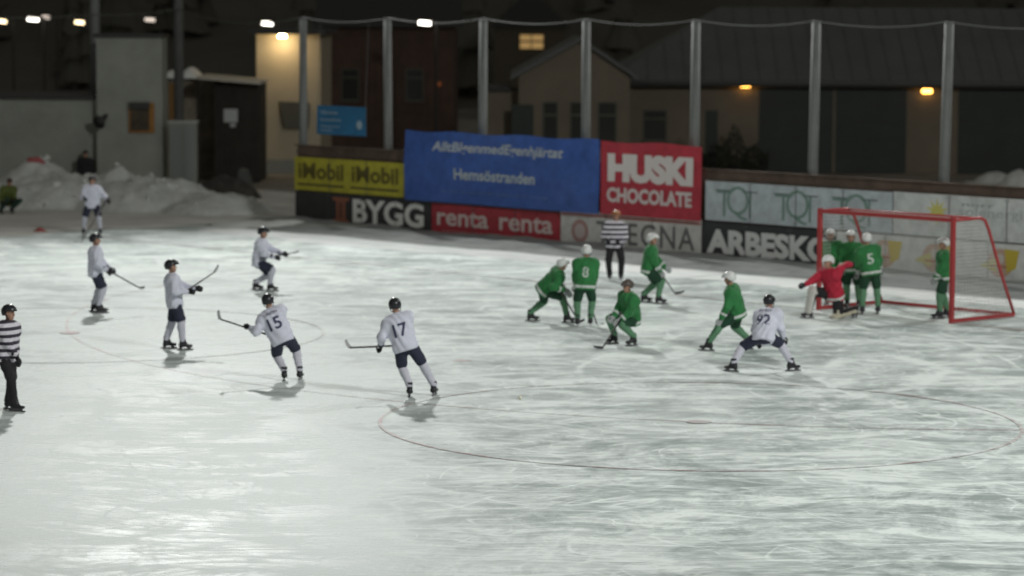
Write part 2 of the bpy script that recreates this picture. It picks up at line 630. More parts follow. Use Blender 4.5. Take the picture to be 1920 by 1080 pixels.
# net poles on the wall and the sagging wire along their tops
pole_u = [-0.04, 3.80, 7.79, 11.85, 15.84, 19.88, 24.02]
pole_lean = [0.0, -0.05, 0.0, -0.01, 0.01, 0.05, 0.07]
pole_proto = None
which = ['in front of the lit cream wall', 'beside the small blue sign', 'above the left half of the blue banner', 'above the right end of the blue banner',
         'above the right end of the red banner', 'just above the goal and cluster of green players', 'behind the goal, last before the picture edge']
for i, u in enumerate(pole_u):
    b0 = wallp(u, 0, -0.32)
    m = MB()
    ztop = 6.03 + 0.012 * i
    tp = b0 + AX * pole_lean[i]
    m.tube([b0 - AX * pole_lean[i] * 0.5, Vector((tp.x, tp.y, ztop))], [0.135, 0.115], 14)
    root = empty('net_pole', b0, 'tall grey net pole ' + which[i], 'pole', 'grey net poles along the end wall')
    m.build('shaft', GALV, root, True)
    MB().tube([Vector((tp.x, tp.y, ztop)), Vector((tp.x, tp.y, ztop + 0.03))], [0.125, 0.1], 14).build('cap', GALV, root, True)
    MB().box(b0 + Vector((0, 0, 2.1)) + IN * 0.1, AX * 0.17, IN * 0.03, Vector((0, 0, 0.05))).build('bracket', GALV, root)

TALL = []
for i, (px, Y, lab) in enumerate([(180, 104.0, 'tall bare grey pole at the left corner of the concrete block')]):
    b0 = at(px, 300, Y)
    b0.z = 0
    root = empty('tall_pole', b0, lab, 'pole')
    MB().tube([b0, b0 + Vector((0, 0, 10))], [0.2, 0.16], 14).build('shaft', GALV, root, True)
    MB().tube([b0 + Vector((0, 0, 10)), b0 + Vector((0, 0, 10.06))], [0.18, 0.1], 14).build('cap', GALV, root, True)
    TALL.append(b0)

wire = MB()
anchors = [at(-160, 26, 100), at(180, 28, 103.8), Vector((-11.86, 107.78, 0))]
anchors[2].z = at(335, 17, 107.78).z
anchors += [wallp(u, 6.06 + 0.012 * i, -0.32) for i, u in enumerate(pole_u)] + [wallp(28.4, 6.15, -0.32)]
for i in range(len(anchors) - 1):
    p, q = anchors[i], anchors[i + 1]
    L = (q - p).length
    sag = 0.035 * min(L, 9) * (0.5 if i < 2 else 1)
    pts = [p.lerp(q, t / 10) - Vector((0, 0, sag * 4 * (t / 10) * (1 - t / 10))) for t in range(11)]
    wire.tube(pts, 0.016, 5)
tag(wire.build('net_wire', mat('wire', (0.13, 0.135, 0.13), 0.6, 0.1), loc=anchors[3]), 'thin grey wire sagging from pole top to pole top', 'wire')


# ------------------------------------------------------------------ advertising boards and banners
def board(name, u0, u1, z0, z1, color, label, cat, off=0.0, wav=0.0, thick=0.02, tone=None, rough=0.5):
    """board on the end wall: root Empty, panel child; returns root and a function that puts lettering on it"""
    root = empty(name, wallp((u0 + u1) / 2, z0, off), label, cat)
    m = tone or mat(name + '_' + label[:24].replace(' ', '_'), color, rough, var=0.22, vscale=2.6)

    def bulge(u, z):
        if not wav:
            return 0.0
        t = (z - z0) / (z1 - z0)
        return wav * (0.5 + 0.5 * hill_noise(u * 1.3, z * 1.7) + 0.22 * hill_noise(u * 2.1 + z * 3.0, z * 1.3 - u * 1.4)) + wav * 0.6 * math.sin(u * 1.1 + 2.5 * t) * t * (1 - t) * 2

    def top(u):
        return z1 - (0.025 * (1 + math.sin(u * 2.4)) if wav else 0.0)

    nu, nv = (max(4, int((u1 - u0) * 8)), 14) if wav else (1, 1)
    mb = MB()

    def fn(a, b):
        u = u0 + (u1 - u0) * a
        z = z0 + (top(u) - z0) * b
        return wallp(u, z, off + thick + bulge(u, z))

    mb.grid(fn, nu, nv)
    k = len(mb.v)
    fr = [wallp(u0, z0, off), wallp(u1, z0, off), wallp(u1, top(u1), off), wallp(u0, top(u0), off)]
    co = [0, nu, (nu + 1) * (nv + 1) - 1, (nu + 1) * nv]
    mb.v += fr
    if not wav:
        for i in range(4):
            j = (i + 1) % 4
            mb.f.append((co[j], co[i], k + i, k + j))
    panel = mb.build('panel', m, root, smooth=bool(wav))

    if not wav:                                   # joints between the sheets of the board
        for i in range(1, int((u1 - u0) / 1.9) + 1):
            uj = u0 + (u1 - u0) * i / (int((u1 - u0) / 1.9) + 1)
            MB().box(wallp(uj, (z0 + z1) / 2, off + thick + 0.011), AX * 0.008, IN * 0.002, Vector((0, 0, (z1 - z0) / 2 - 0.01))).build('joint', mat('joint_dark', (0.10, 0.10, 0.10), 0.8), panel)
            for zz in (z0 + 0.06, z1 - 0.06):
                for du in (-0.06, 0.06):
                    MB().box(wallp(uj + du, zz, off + thick + 0.012), AX * 0.012, IN * 0.004, Vector((0, 0, 0.012))).build('screw', GALV, panel)

    def text(s, ua, ub, za, zb, color, part='lettering', bold=0.0, shear=0.0, spacing=1.0, lift=0.004):
        vs, fs = letters(s, ub - ua, zb - za, bold, shear, spacing)
        t = MB()
        t.add([wallp(ua + x, za + y, off + thick + lift + bulge(ua + x, za + y) + (0.012 if wav else 0)) for x, y in vs], fs)
        return t.build(part, mat('print_%.2f_%.2f_%.2f' % color, color, 0.55), panel)

    def shape(poly, color, part='print', lift=0.004):
        t = MB()
        t.add([wallp(u, z, off + thick + lift + bulge(u, z) + (0.012 if wav else 0)) for u, z in poly], [tuple(range(len(poly)))])
        return t.build(part, mat('print_%.2f_%.2f_%.2f' % color, color, 0.55), panel)

    return root, text, shape


def disc(u, z, r, n=24, sx=1.0, a0=0, a1=2 * math.pi):
    return [(u + r * sx * math.cos(a0 + (a1 - a0) * i / n), z + r * math.sin(a0 + (a1 - a0) * i / n)) for i in range(n if a1 - a0 > 6.2 else n + 1)]


WH = (0.72, 0.72, 0.70)
# lower row
_, tx, shp = board('advertising_board', 0.0, 6.02, 0.05, 0.97, (0.035, 0.034, 0.036), 'black board with brown pillar emblem and big white letters BYGG', 'board')
shp([(1.72, 0.87), (2.46, 0.87), (2.46, 0.78), (2.3, 0.74), (2.3, 0.24), (2.46, 0.2), (2.46, 0.11), (1.72, 0.11), (1.72, 0.2), (1.88, 0.24), (1.88, 0.74), (1.72, 0.78)], (0.26, 0.10, 0.06), 'emblem')
shp([(2.0, 0.72), (2.18, 0.72), (2.18, 0.26), (2.0, 0.26)], (0.14, 0.06, 0.04), 'emblem', 0.008)
tx('BYGG', 2.62, 5.72, 0.16, 0.86, WH, bold=0.035)
_, tx, shp = board('advertising_board', 6.05, 11.22, 0.03, 0.90, (0.36, 0.035, 0.05), 'dark red board with the pale word renta printed twice', 'board')
for u0 in (6.28, 8.84):
    tx('renta', u0, u0 + 2.12, 0.30, 0.74, (0.60, 0.50, 0.48), bold=0.02)
    tx('maskinuthyrning', u0 + 0.2, u0 + 1.9, 0.10, 0.2, (0.48, 0.25, 0.24), bold=0.01)
_, tx, shp = board('advertising_board', 11.26, 16.42, 0.05, 1.0, (0.56, 0.55, 0.53), 'white board with red round emblem and grey letters behind striped referee', 'board')
shp([(11.3, 0.93), (16.4, 0.93), (16.4, 0.86), (11.3, 0.86)], (0.38, 0.14, 0.12), 'stripe')
shp([(11.3, 0.10), (16.4, 0.10), (16.4, 0.07), (11.3, 0.07)], (0.34, 0.08, 0.08), 'stripe')
shp(disc(12.0, 0.46, 0.32), (0.40, 0.24, 0.22), 'emblem')
shp(disc(12.0, 0.46, 0.2), (0.52, 0.44, 0.42), 'emblem', 0.008)
tx('TREGNA', 12.62, 16.2, 0.18, 0.78, (0.14, 0.145, 0.14), bold=0.01, spacing=1.15)
_, tx, shp = board('advertising_board', 16.46, 20.95, 0.03, 0.97, (0.032, 0.036, 0.038), 'black board with bold white letters ARBESKO beside the goal', 'board')
tx('ARBESKO', 16.62, 20.85, 0.17, 0.80, (0.66, 0.67, 0.66), bold=0.05, spacing=0.97)
_, tx, shp = board('advertising_board', 20.98, 27.2, 0.03, 0.98, (0.60, 0.61, 0.60), 'white board with round red and yellow emblems seen through the goal net', 'board')
for u0 in (22.5, 24.05, 26.0):
    shp(disc(u0, 0.52, 0.34, sx=1.1), (0.52, 0.36, 0.28), 'emblem')
    shp([(u0 + 0.12, 0.86), (u0 + 0.55, 0.84), (u0 + 0.46, 0.42), (u0 + 0.2, 0.3)], (0.55, 0.43, 0.06), 'emblem', 0.008)
    shp([(u0 - 0.62, 0.44), (u0 - 0.1, 0.66), (u0 - 0.1, 0.3)], (0.56, 0.52, 0.2), 'emblem', 0.008)
    shp([(u0 - 0.3, 0.46), (u0 + 0.2, 0.46), (u0 + 0.2, 0.42), (u0 - 0.3, 0.42)], (0.42, 0.16, 0.10), 'emblem', 0.012)
    shp(disc(u0 + 0.0, 0.62, 0.12), (0.60, 0.55, 0.5), 'emblem', 0.012)
_, tx, shp = board('advertising_board', 27.24, 33.0, 0.03, 0.98, (0.42, 0.28, 0.42), 'pale purple board end beside the right goal emblems', 'board')
# upper row
_, tx, shp = board('advertising_board', 0.0, 4.90, 1.0, 1.97, (0.42, 0.38, 0.04), 'yellow board with two dark words over black underlines', 'board', off=0.03)
for u0 in (0.14, 2.56):
    tx('iMobil', u0 + 0.05, u0 + 2.1, 1.34, 1.82, (0.115, 0.095, 0.02), bold=0.03)
    shp([(u0, 1.20), (u0 + 2.12, 1.20), (u0 + 2.12, 1.145), (u0, 1.145)], (0.03, 0.026, 0.02), 'underline')
_, tx, shp = board('advertising_banner', 5.02, 12.82, 0.96, 2.95, (0.045, 0.105, 0.36), 'large blue cloth banner with two lines of pale slanted lettering', 'banner', off=0.05, wav=0.10)
tx('AlltBlgenmedEgenhjärtat', 6.2, 11.5, 2.30, 2.66, (0.46, 0.50, 0.54), bold=0.02, shear=0.25)
tx('Hemsöstranden', 7.1, 10.35, 1.62, 1.93, (0.46, 0.51, 0.54), bold=0.02)
tx('läs mer om oss och bli medlem på vår hemsida', 6.6, 10.9, 1.22, 1.34, (0.14, 0.21, 0.42), bold=0.0)
_, tx, shp = board('advertising_banner', 12.86, 16.50, 0.97, 2.93, (0.43, 0.035, 0.055), 'red cloth banner with white lettering HUSKI CHOCOLATE', 'banner', off=0.06, wav=0.05)
tx('HUSKI', 13.12, 16.22, 1.84, 2.60, (0.70, 0.64, 0.62), bold=0.07, shear=0.0, spacing=1.0)
tx('CHOCOLATE', 13.10, 16.18, 1.30, 1.70, (0.66, 0.57, 0.56), bold=0.045)
_, tx, shp = board('advertising_board', 16.56, 22.72, 1.02, 2.02, (0.44, 0.49, 0.52), 'pale blue-white board with the thin green letters TQI three times', 'board', off=0.0)
for u0 in (16.95, 18.95, 20.85):
    tx('T', u0, u0 + 0.55, 1.14, 1.8, (0.16, 0.25, 0.22), bold=-0.008)
    shp([(u0 - 0.06, 1.82), (u0 + 0.62, 1.82), (u0 + 0.62, 1.79), (u0 - 0.06, 1.79)], (0.12, 0.16, 0.15), 'lettering', 0.006)
    tx('Q', u0 + 0.36, u0 + 1.12, 1.06, 1.93, (0.17, 0.27, 0.23), bold=-0.01, lift=0.007)
    tx('I', u0 + 1.12, u0 + 1.19, 1.14, 1.8, (0.16, 0.25, 0.22), bold=0.0)
    shp([(u0 + 0.9, 1.81), (u0 + 1.42, 1.81), (u0 + 1.42, 1.78), (u0 + 0.9, 1.78)], (0.12, 0.16, 0.15), 'lettering', 0.01)
_, tx, shp = board('advertising_board', 22.76, 33.0, 1.02, 2.04, (0.56, 0.58, 0.57), 'long white board with yellow sun emblem and faint grey lettering', 'board', off=0.0)
sun = []
for i in range(20):
    r = 0.33 if i % 2 else 0.14
    sun.append((24.1 + r * 1.1 * math.cos(i * math.pi / 10), 1.62 + r * math.sin(i * math.pi / 10)))
shp(sun, (0.58, 0.54, 0.16), 'emblem')
tx('solenergi', 24.75, 26.6, 1.5, 1.78, (0.36, 0.40, 0.40), bold=0.0)
tx('norr', 24.85, 25.8, 1.8, 1.86, (0.2, 0.22, 0.22), bold=0.0)
tx('solenergi', 27.4, 29.6, 1.4, 1.8, (0.30, 0.34, 0.34), bold=0.0)

# small blue sign hung between two poles
sg = empty('hanging_sign', wallp(1.88, 2.66, -0.2), 'small blue notice sign hung above the yellow board', 'sign')
MB().grid(lambda a, b: wallp(0.78 + 2.2 * a, 2.66 + 0.84 * b, -0.17 + 0.02 * hill_noise(a * 5, b * 4)), 16, 8).build('panel', mat('sign_blue', (0.03, 0.15, 0.30), 0.5, var=0.2, vscale=2), sg, True)
sgb = MB().grid(lambda a, b: wallp(2.98 - 2.2 * a, 2.66 + 0.84 * b, -0.2), 1, 1).build('back_panel', mat('sign_back', (0.2, 0.2, 0.2)), sg)
for (txt, ua, ub, za, zb) in (('Välkommen', 0.95, 1.75, 3.26, 3.36), ('isstadion', 0.95, 1.9, 3.06, 3.14), ('öppet', 0.95, 1.85, 2.86, 2.93), ('hemsidan', 0.95, 1.5, 2.76, 2.82)):
    vs, fs = letters(txt, ub - ua, zb - za, 0.02)
    t = MB()
    t.add([wallp(ua + x, za + y, -0.145) for x, y in vs], fs)
    t.build('lettering', mat('print_sign', (0.32, 0.42, 0.50)), sg)
t = MB()
t.add([wallp(u, z, -0.146) for u, z in disc(2.72, 2.98, 0.13)], [tuple(range(24))])
t.build('emblem', mat('print_sign', (0.32, 0.42, 0.50)), sg)
for u in (0.8, 2.96):
    MB().tube([wallp(u, 3.48, -0.18), wallp(u, 6.0, -0.3)], 0.008, 4).build('cord', mat('cord', (0.1, 0.1, 0.1)), sg)

# ================================================================== GOAL
RED = mat('goal_red', (0.40, 0.05, 0.052), 0.4, var=0.12, vscale=3)
WHITE_NET = mat('net_white', (0.62, 0.62, 0.6), 0.8)
gr = empty('goal', GOAL, 'red framed bandy goal with white net in front of the boards', 'goal')
gL, gR = GOAL - AX * 1.8, GOAL + AX * 1.8
ZT = 2.13
up = Vector((0, 0, 1))


def gp(s, depth, z):
    return GOAL + AX * s + OUT * depth + up * z


for s in (-1.8, 1.8):
    MB().box(gp(s, 0, ZT / 2 + 0.03), AX * 0.042, OUT * 0.042, up * (ZT / 2 + 0.03)).build('post', RED, gr)
    MB().tube([gp(s, 0.05, ZT), gp(s, 0.9, ZT + 0.01), gp(s, 1.05, ZT - 0.05), gp(s, 1.18, ZT - 0.25), gp(s, 1.6, 1.0), gp(s, 2.1, 0.05)], 0.036, 8).build('side_bar', RED, gr, True)
    MB().box(gp(s, 1.06, 0.05), AX * 0.035, OUT * 1.02, up * 0.035).build('base_bar', RED, gr)
MB().box(gp(0, 0, ZT + 0.002), AX * 1.755, OUT * 0.04, up * 0.042).build('crossbar', RED, gr)
MB().box(gp(0, 2.1, 0.05), AX * 1.80, OUT * 0.035, up * 0.034).build('base_bar', RED, gr)
MB().tube([gp(-1.8, 0.92, ZT), gp(1.8, 0.92, ZT)], 0.022, 8).build('top_bar', RED, gr, True)
net = MB()


def patch(a, b, c2, d, nu, nv, sag=0.0):
    def f(s, t):
        p = (a.lerp(b, s)).lerp(d.lerp(c2, s), t)
        return p + OUT * (sag * math.sin(math.pi * s) * math.sin(math.pi * t)) - up * (0.3 * sag * math.sin(math.pi * s) * math.sin(math.pi * t))
    for i in range(nu + 1):
        net.tube([f(i / nu, j / 8) for j in range(9)], 0.0042, 3, False)
    for j in range(nv + 1):
        net.tube([f(i / 8, j / nv) for i in range(9)], 0.0042, 3, False)


patch(gp(-1.78, 1.08, ZT - 0.08), gp(1.78, 1.08, ZT - 0.08), gp(1.78, 2.07, 0.08), gp(-1.78, 2.07, 0.08), 44, 28, 0.12)
patch(gp(-1.78, 0.05, ZT), gp(1.78, 0.05, ZT), gp(1.78, 1.06, ZT - 0.04), gp(-1.78, 1.06, ZT - 0.04), 44, 12, 0.0)
for s in (-1.79, 1.79):
    patch(gp(s, 0.06, ZT - 0.03), gp(s, 1.06, ZT - 0.05), gp(s, 2.06, 0.09), gp(s, 0.06, 0.09), 16, 26, 0.0)
net.build('net', WHITE_NET, gr)

# ================================================================== PEOPLE
def sd_cone(P, a, b, ra, rb):
    a = np.asarray(a, np.float32)
    b = np.asarray(b, np.float32)
    ba = b - a
    pa = P - a
    h = np.clip((pa @ ba) / max(float(ba @ ba), 1e-9), 0, 1)
    return np.linalg.norm(pa - h[:, None] * ba, axis=1) - (ra + (rb - ra) * h)


def sd_flat(P, a, b, ra, rb, lat, k):
    """tapered capsule widened k times along the axis lat"""
    lat = np.asarray(lat, np.float32)
    a = np.asarray(a, np.float32)
    b = np.asarray(b, np.float32)
    q = P - np.outer(((P - a) @ lat) * (1 - 1 / k), lat)
    b2 = b - lat * (float((b - a) @ lat) * (1 - 1 / k))
    return sd_cone(q.astype(np.float32), a, b2, ra, rb)


def sd_ell(P, c, ax, rad):
    q = (P - np.asarray(c, np.float32)) @ np.asarray(ax, np.float32).T
    rad = np.asarray(rad, np.float32)
    k0 = np.linalg.norm(q / rad, axis=1)
    k1 = np.linalg.norm(q / (rad * rad), axis=1) + 1e-9
    return k0 * (k0 - 1.0) / k1


def smin(a, b, k):
    h = np.clip(0.5 + 0.5 * (b - a) / k, 0, 1)
    return b + (a - b) * h - k * h * (1 - h)


def sdf_mesh(fn, lo, hi, vs):
    lo = np.asarray(lo, float) - 2.5 * vs
    n = np.ceil((np.asarray(hi, float) + 2.5 * vs - lo) / vs).astype(int) + 1
    gx, gy, gz = [lo[i] + vs * np.arange(n[i]) for i in range(3)]
    P = np.stack(np.meshgrid(gx, gy, gz, indexing='ij'), -1).reshape(-1, 3).astype(np.float32)
    V = fn(P).reshape(n)
    S = V < 0
    cnt = np.zeros(n - 1, np.int8)
    for dx in (0, 1):
        for dy in (0, 1):
            for dz in (0, 1):
                cnt += S[dx:n[0] - 1 + dx, dy:n[1] - 1 + dy, dz:n[2] - 1 + dz]
    mix = (cnt > 0) & (cnt < 8)
    ids = np.argwhere(mix)
    idx = -np.ones(n - 1, int)
    idx[mix] = np.arange(len(ids))
    acc = np.zeros((len(ids), 3))
    num = np.zeros(len(ids))
    for ax in range(3):
        o1, o2 = [i for i in range(3) if i != ax]
        for p in (0, 1):
            for q in (0, 1):
                c0 = ids.copy()
                c0[:, o1] += p
                c0[:, o2] += q
                c1 = c0.copy()
                c1[:, ax] += 1
                v0, v1 = V[tuple(c0.T)], V[tuple(c1.T)]
                m = (v0 < 0) != (v1 < 0)
                t = np.where(m, v0 / np.where(m, v0 - v1, 1), 0)
                pt = c0.astype(float)
                pt[:, ax] += t
                acc[m] += pt[m]
                num[m] += 1
    verts = lo + vs * acc / num[:, None]
    quads = []
    for ax in range(3):
        o1, o2 = [(1, 2), (2, 0), (0, 1)][ax]
        sl0, sl1 = [slice(None)] * 3, [slice(None)] * 3
        sl0[ax], sl1[ax] = slice(0, -1), slice(1, None)
        d = S[tuple(sl0)].astype(np.int8) - S[tuple(sl1)].astype(np.int8)
        e = np.argwhere(d != 0)
        e = e[(e[:, o1] > 0) & (e[:, o2] > 0) & (e[:, o1] < n[o1] - 1) & (e[:, o2] < n[o2] - 1)]
        sg = d[tuple(e.T)]
        def cell(a, b):
            c = e.copy()
            c[:, o1] -= a
            c[:, o2] -= b
            return idx[tuple(c.T)]
        q = np.stack([cell(1, 1), cell(0, 1), cell(0, 0), cell(1, 0)], 1)
        q[sg < 0] = q[sg < 0][:, ::-1]
        quads.append(q)
    return verts, np.concatenate(quads)


def wrinkle(P, amp, s=1.0):
    x, y, z = P[:, 0] * s, P[:, 1] * s, P[:, 2] * s
    return amp * (np.sin(31 * z + 9 * np.sin(7 * x + 3) + 6 * np.sin(8 * y)) * 0.6 + np.sin(23 * x + 17 * z + 5 * np.sin(11 * y)) * 0.5)


def bone_mesh(name, fn, pts, vs, pad, m, parent):
    pts = np.array([tuple(p) for p in pts])
    V, F = sdf_mesh(fn, pts.min(0) - pad, pts.max(0) + pad, vs)
    return np_mesh(name, V, F, m, parent)


# shared glove: palm, four fingers and a thumb closed round a shaft. local: +X along the forearm, +Z thumb side up
def glove_fn(P):
    d = sd_flat(P, (0.0, 0, 0), (0.075, 0, 0), 0.024, 0.026, (0, 0, 1), 1.75)
    d = smin(d, sd_cone(P, (-0.085, 0, 0), (-0.01, 0, 0), 0.056, 0.042), 0.02)
    for i, (z, ln) in enumerate(((0.036, 0.95), (0.012, 1.05), (-0.013, 1.0), (-0.037, 0.82))):
        a, b, c2, e = (0.075, 0, z), (0.075 + 0.042 * ln, -0.016, z), (0.075 + 0.05 * ln, -0.052 * ln, z), (0.058, -0.066 * ln, z)
        f = smin(smin(sd_cone(P, a, b, 0.0135, 0.0125), sd_cone(P, b, c2, 0.0125, 0.012), 0.004), sd_cone(P, c2, e, 0.012, 0.011), 0.004)
        d = smin(d, f, 0.004)
    th = smin(sd_cone(P, (0.012, -0.012, 0.034), (0.05, -0.04, 0.058), 0.016, 0.0145), sd_cone(P, (0.05, -0.04, 0.058), (0.085, -0.062, 0.045), 0.0145, 0.012), 0.006)
    return smin(d, th, 0.008)


def me_from(fn, lo, hi, vs, m, name):
    V, F = sdf_mesh(fn, lo, hi, vs)
    me = bpy.data.meshes.new(name)
    me.from_pydata(V.tolist(), [], F.tolist())
    me.materials.append(m)
    me.polygons.foreach_set('use_smooth', [True] * len(me.polygons))
    return me


GLOVES = {}


def glove_me(m):
    if m.name not in GLOVES:
        GLOVES[m.name] = me_from(glove_fn, (-0.15, -0.09, -0.09), (0.15, 0.06, 0.1), 0.0075, m, 'glove')
    return GLOVES[m.name]


# shared skate boot (toe towards +X, blade underside at z = 0, ankle at z = 0.15)
def boot_fn(P):
    d = sd_flat(P, (-0.075, 0, 0.088), (0.12, 0, 0.078), 0.036, 0.030, (0, 1, 0), 1.25)
    d = smin(d, sd_cone(P, (-0.06, 0, 0.09), (-0.045, 0, 0.24), 0.046, 0.052), 0.03)
    d = smin(d, sd_cone(P, (0.02, 0, 0.10), (-0.03, 0, 0.2), 0.036, 0.044), 0.03)
    return np.maximum(np.maximum(d, P[:, 2] - 0.245), 0.052 - P[:, 2])


SKIN = mat('skin', (0.42, 0.24, 0.17), 0.55)
SKATE_M = mat('skate_black', (0.022, 0.022, 0.026), 0.4)
STEEL = mat('blade_steel', (0.12, 0.12, 0.125), 0.4, 0.3)
DARK_EYE = mat('eye_dark', (0.03, 0.025, 0.02), 0.3)
LIP = mat('lip', (0.30, 0.11, 0.09), 0.5)
BOOT_ME = me_from(boot_fn, (-0.15, -0.08, 0.04), (0.18, 0.08, 0.26), 0.011, SKATE_M, 'skate')
_b = MB()
_b.prism([(-0.14, -0.002, 0.0), (0.15, -0.002, 0.0), (0.175, -0.002, 0.02), (0.14, -0.002, 0.03), (-0.14, -0.002, 0.03), (-0.155, -0.002, 0.018)], (0, 0.004, 0))
_b.cube((-0.11, -0.008, 0.028), (-0.05, 0.008, 0.056))
_b.cube((0.04, -0.008, 0.028), (0.11, 0.008, 0.056))
_o = _b.build('blade', STEEL)
BLADE_ME = _o.data
bpy.data.objects.remove(_o)
_b = MB()
for i in range(6):
    pass
_e = me_from(lambda P: sd_ell(P, (0, 0, 0), np.eye(3), (0.009, 0.014, 0.008)), (-0.02, -0.02, -0.02), (0.02, 0.02, 0.02), 0.005, DARK_EYE, 'eye')
_l = me_from(lambda P: sd_ell(P, (0, 0, 0), np.eye(3), (0.008, 0.024, 0.007)), (-0.03, -0.03, -0.02), (0.03, 0.03, 0.02), 0.005, LIP, 'mouth')


def ik(a, c, l1, l2, pole):
    d = c - a
    L = d.length
    if L > (l1 + l2) * 0.992:
        k = L / ((l1 + l2) * 0.992)
        l1, l2 = l1 * k, l2 * k
    dn = d.normalized()
    x = (l1 * l1 - l2 * l2 + L * L) / (2 * L)
    hh = math.sqrt(max(l1 * l1 - x * x, 0))
    pp = pole - dn * pole.dot(dn)
    pp = pp.normalized() if pp.length > 1e-4 else dn.orthogonal().normalized()
    return a + dn * x + pp * hh


def inst(name, me, parent, M):
    o = bpy.data.objects.new(name, me)
    COL.objects.link(o)
    o.parent = parent
    o.matrix_local = M
    return o


def frame(x, z, o):
    x = x.normalized()
    y = z.cross(x)
    y = y.normalized() if y.length > 1e-5 else x.orthogonal().normalized()
    z = x.cross(y)
    return Matrix(((x.x, y.x, z.x, o.x), (x.y, y.y, z.y, o.y), (x.z, y.z, z.z, o.z), (0, 0, 0, 1)))


def bandy_stick(label, A, B, bl, tape=True, color=(0.035, 0.03, 0.03), blade_color=None):
    """A top end, B heel of the blade, bl vector of the blade from its heel"""
    root = empty('bandy_stick', B, label, 'stick', 'bandy sticks')
    d = (B - A).normalized()
    mid = A.lerp(B, 0.3)
    MB().tube([A, A.lerp(B, 0.5), B], [0.0165, 0.0155, 0.0145], 8).build('shaft', mat('stick_%.2f' % color[0], color, 0.5), root, True)
    if tape:
        MB().tube([A - d * 0.004, A, A + d * 0.03], [0.012, 0.02, 0.0195], 8).build('knob', mat('stick_tape', (0.02, 0.02, 0.022), 0.9), root, True)
        MB().tube([A + d * 0.03, A.lerp(B, 0.26)], [0.018, 0.0175], 8).build('grip_tape', mat('stick_tape', (0.02, 0.02, 0.022), 0.9), root, True)
    bc = blade_color or (0.03, 0.03, 0.032)
    n = bl.normalized()
    wdt = (d - n * d.dot(n)).normalized()          # blade height runs on along the shaft direction
    sd = n.cross(wdt)
    m = MB()
    prof = []
    L = bl.length
    for i in range(7):
        t = i / 6
        ang = t * 1.0
        c2 = B + n * (L * math.sin(ang) / 1.0) + (-wdt) * (L * (1 - math.cos(ang)) * 0.4)
        hh = 0.03 * (1 - 0.35 * max(0, t - 0.6) / 0.4)
        prof.append([c2 - wdt * hh - sd * 0.006, c2 + wdt * hh * 0.8 - sd * 0.006, c2 + wdt * hh * 0.8 + sd * 0.006, c2 - wdt * hh + sd * 0.006])
    vs = [p for r in prof for p in r]
    fs = [(4 * i + k, 4 * i + (k + 1) % 4, 4 * i + 4 + (k + 1) % 4, 4 * i + 4 + k) for i in range(6) for k in range(4)] + [(3, 2, 1, 0), (24, 25, 26, 27)]
    m.add(vs, fs).build('blade', mat('stick_blade_%.2f' % bc[0], bc, 0.6), root)
    return root


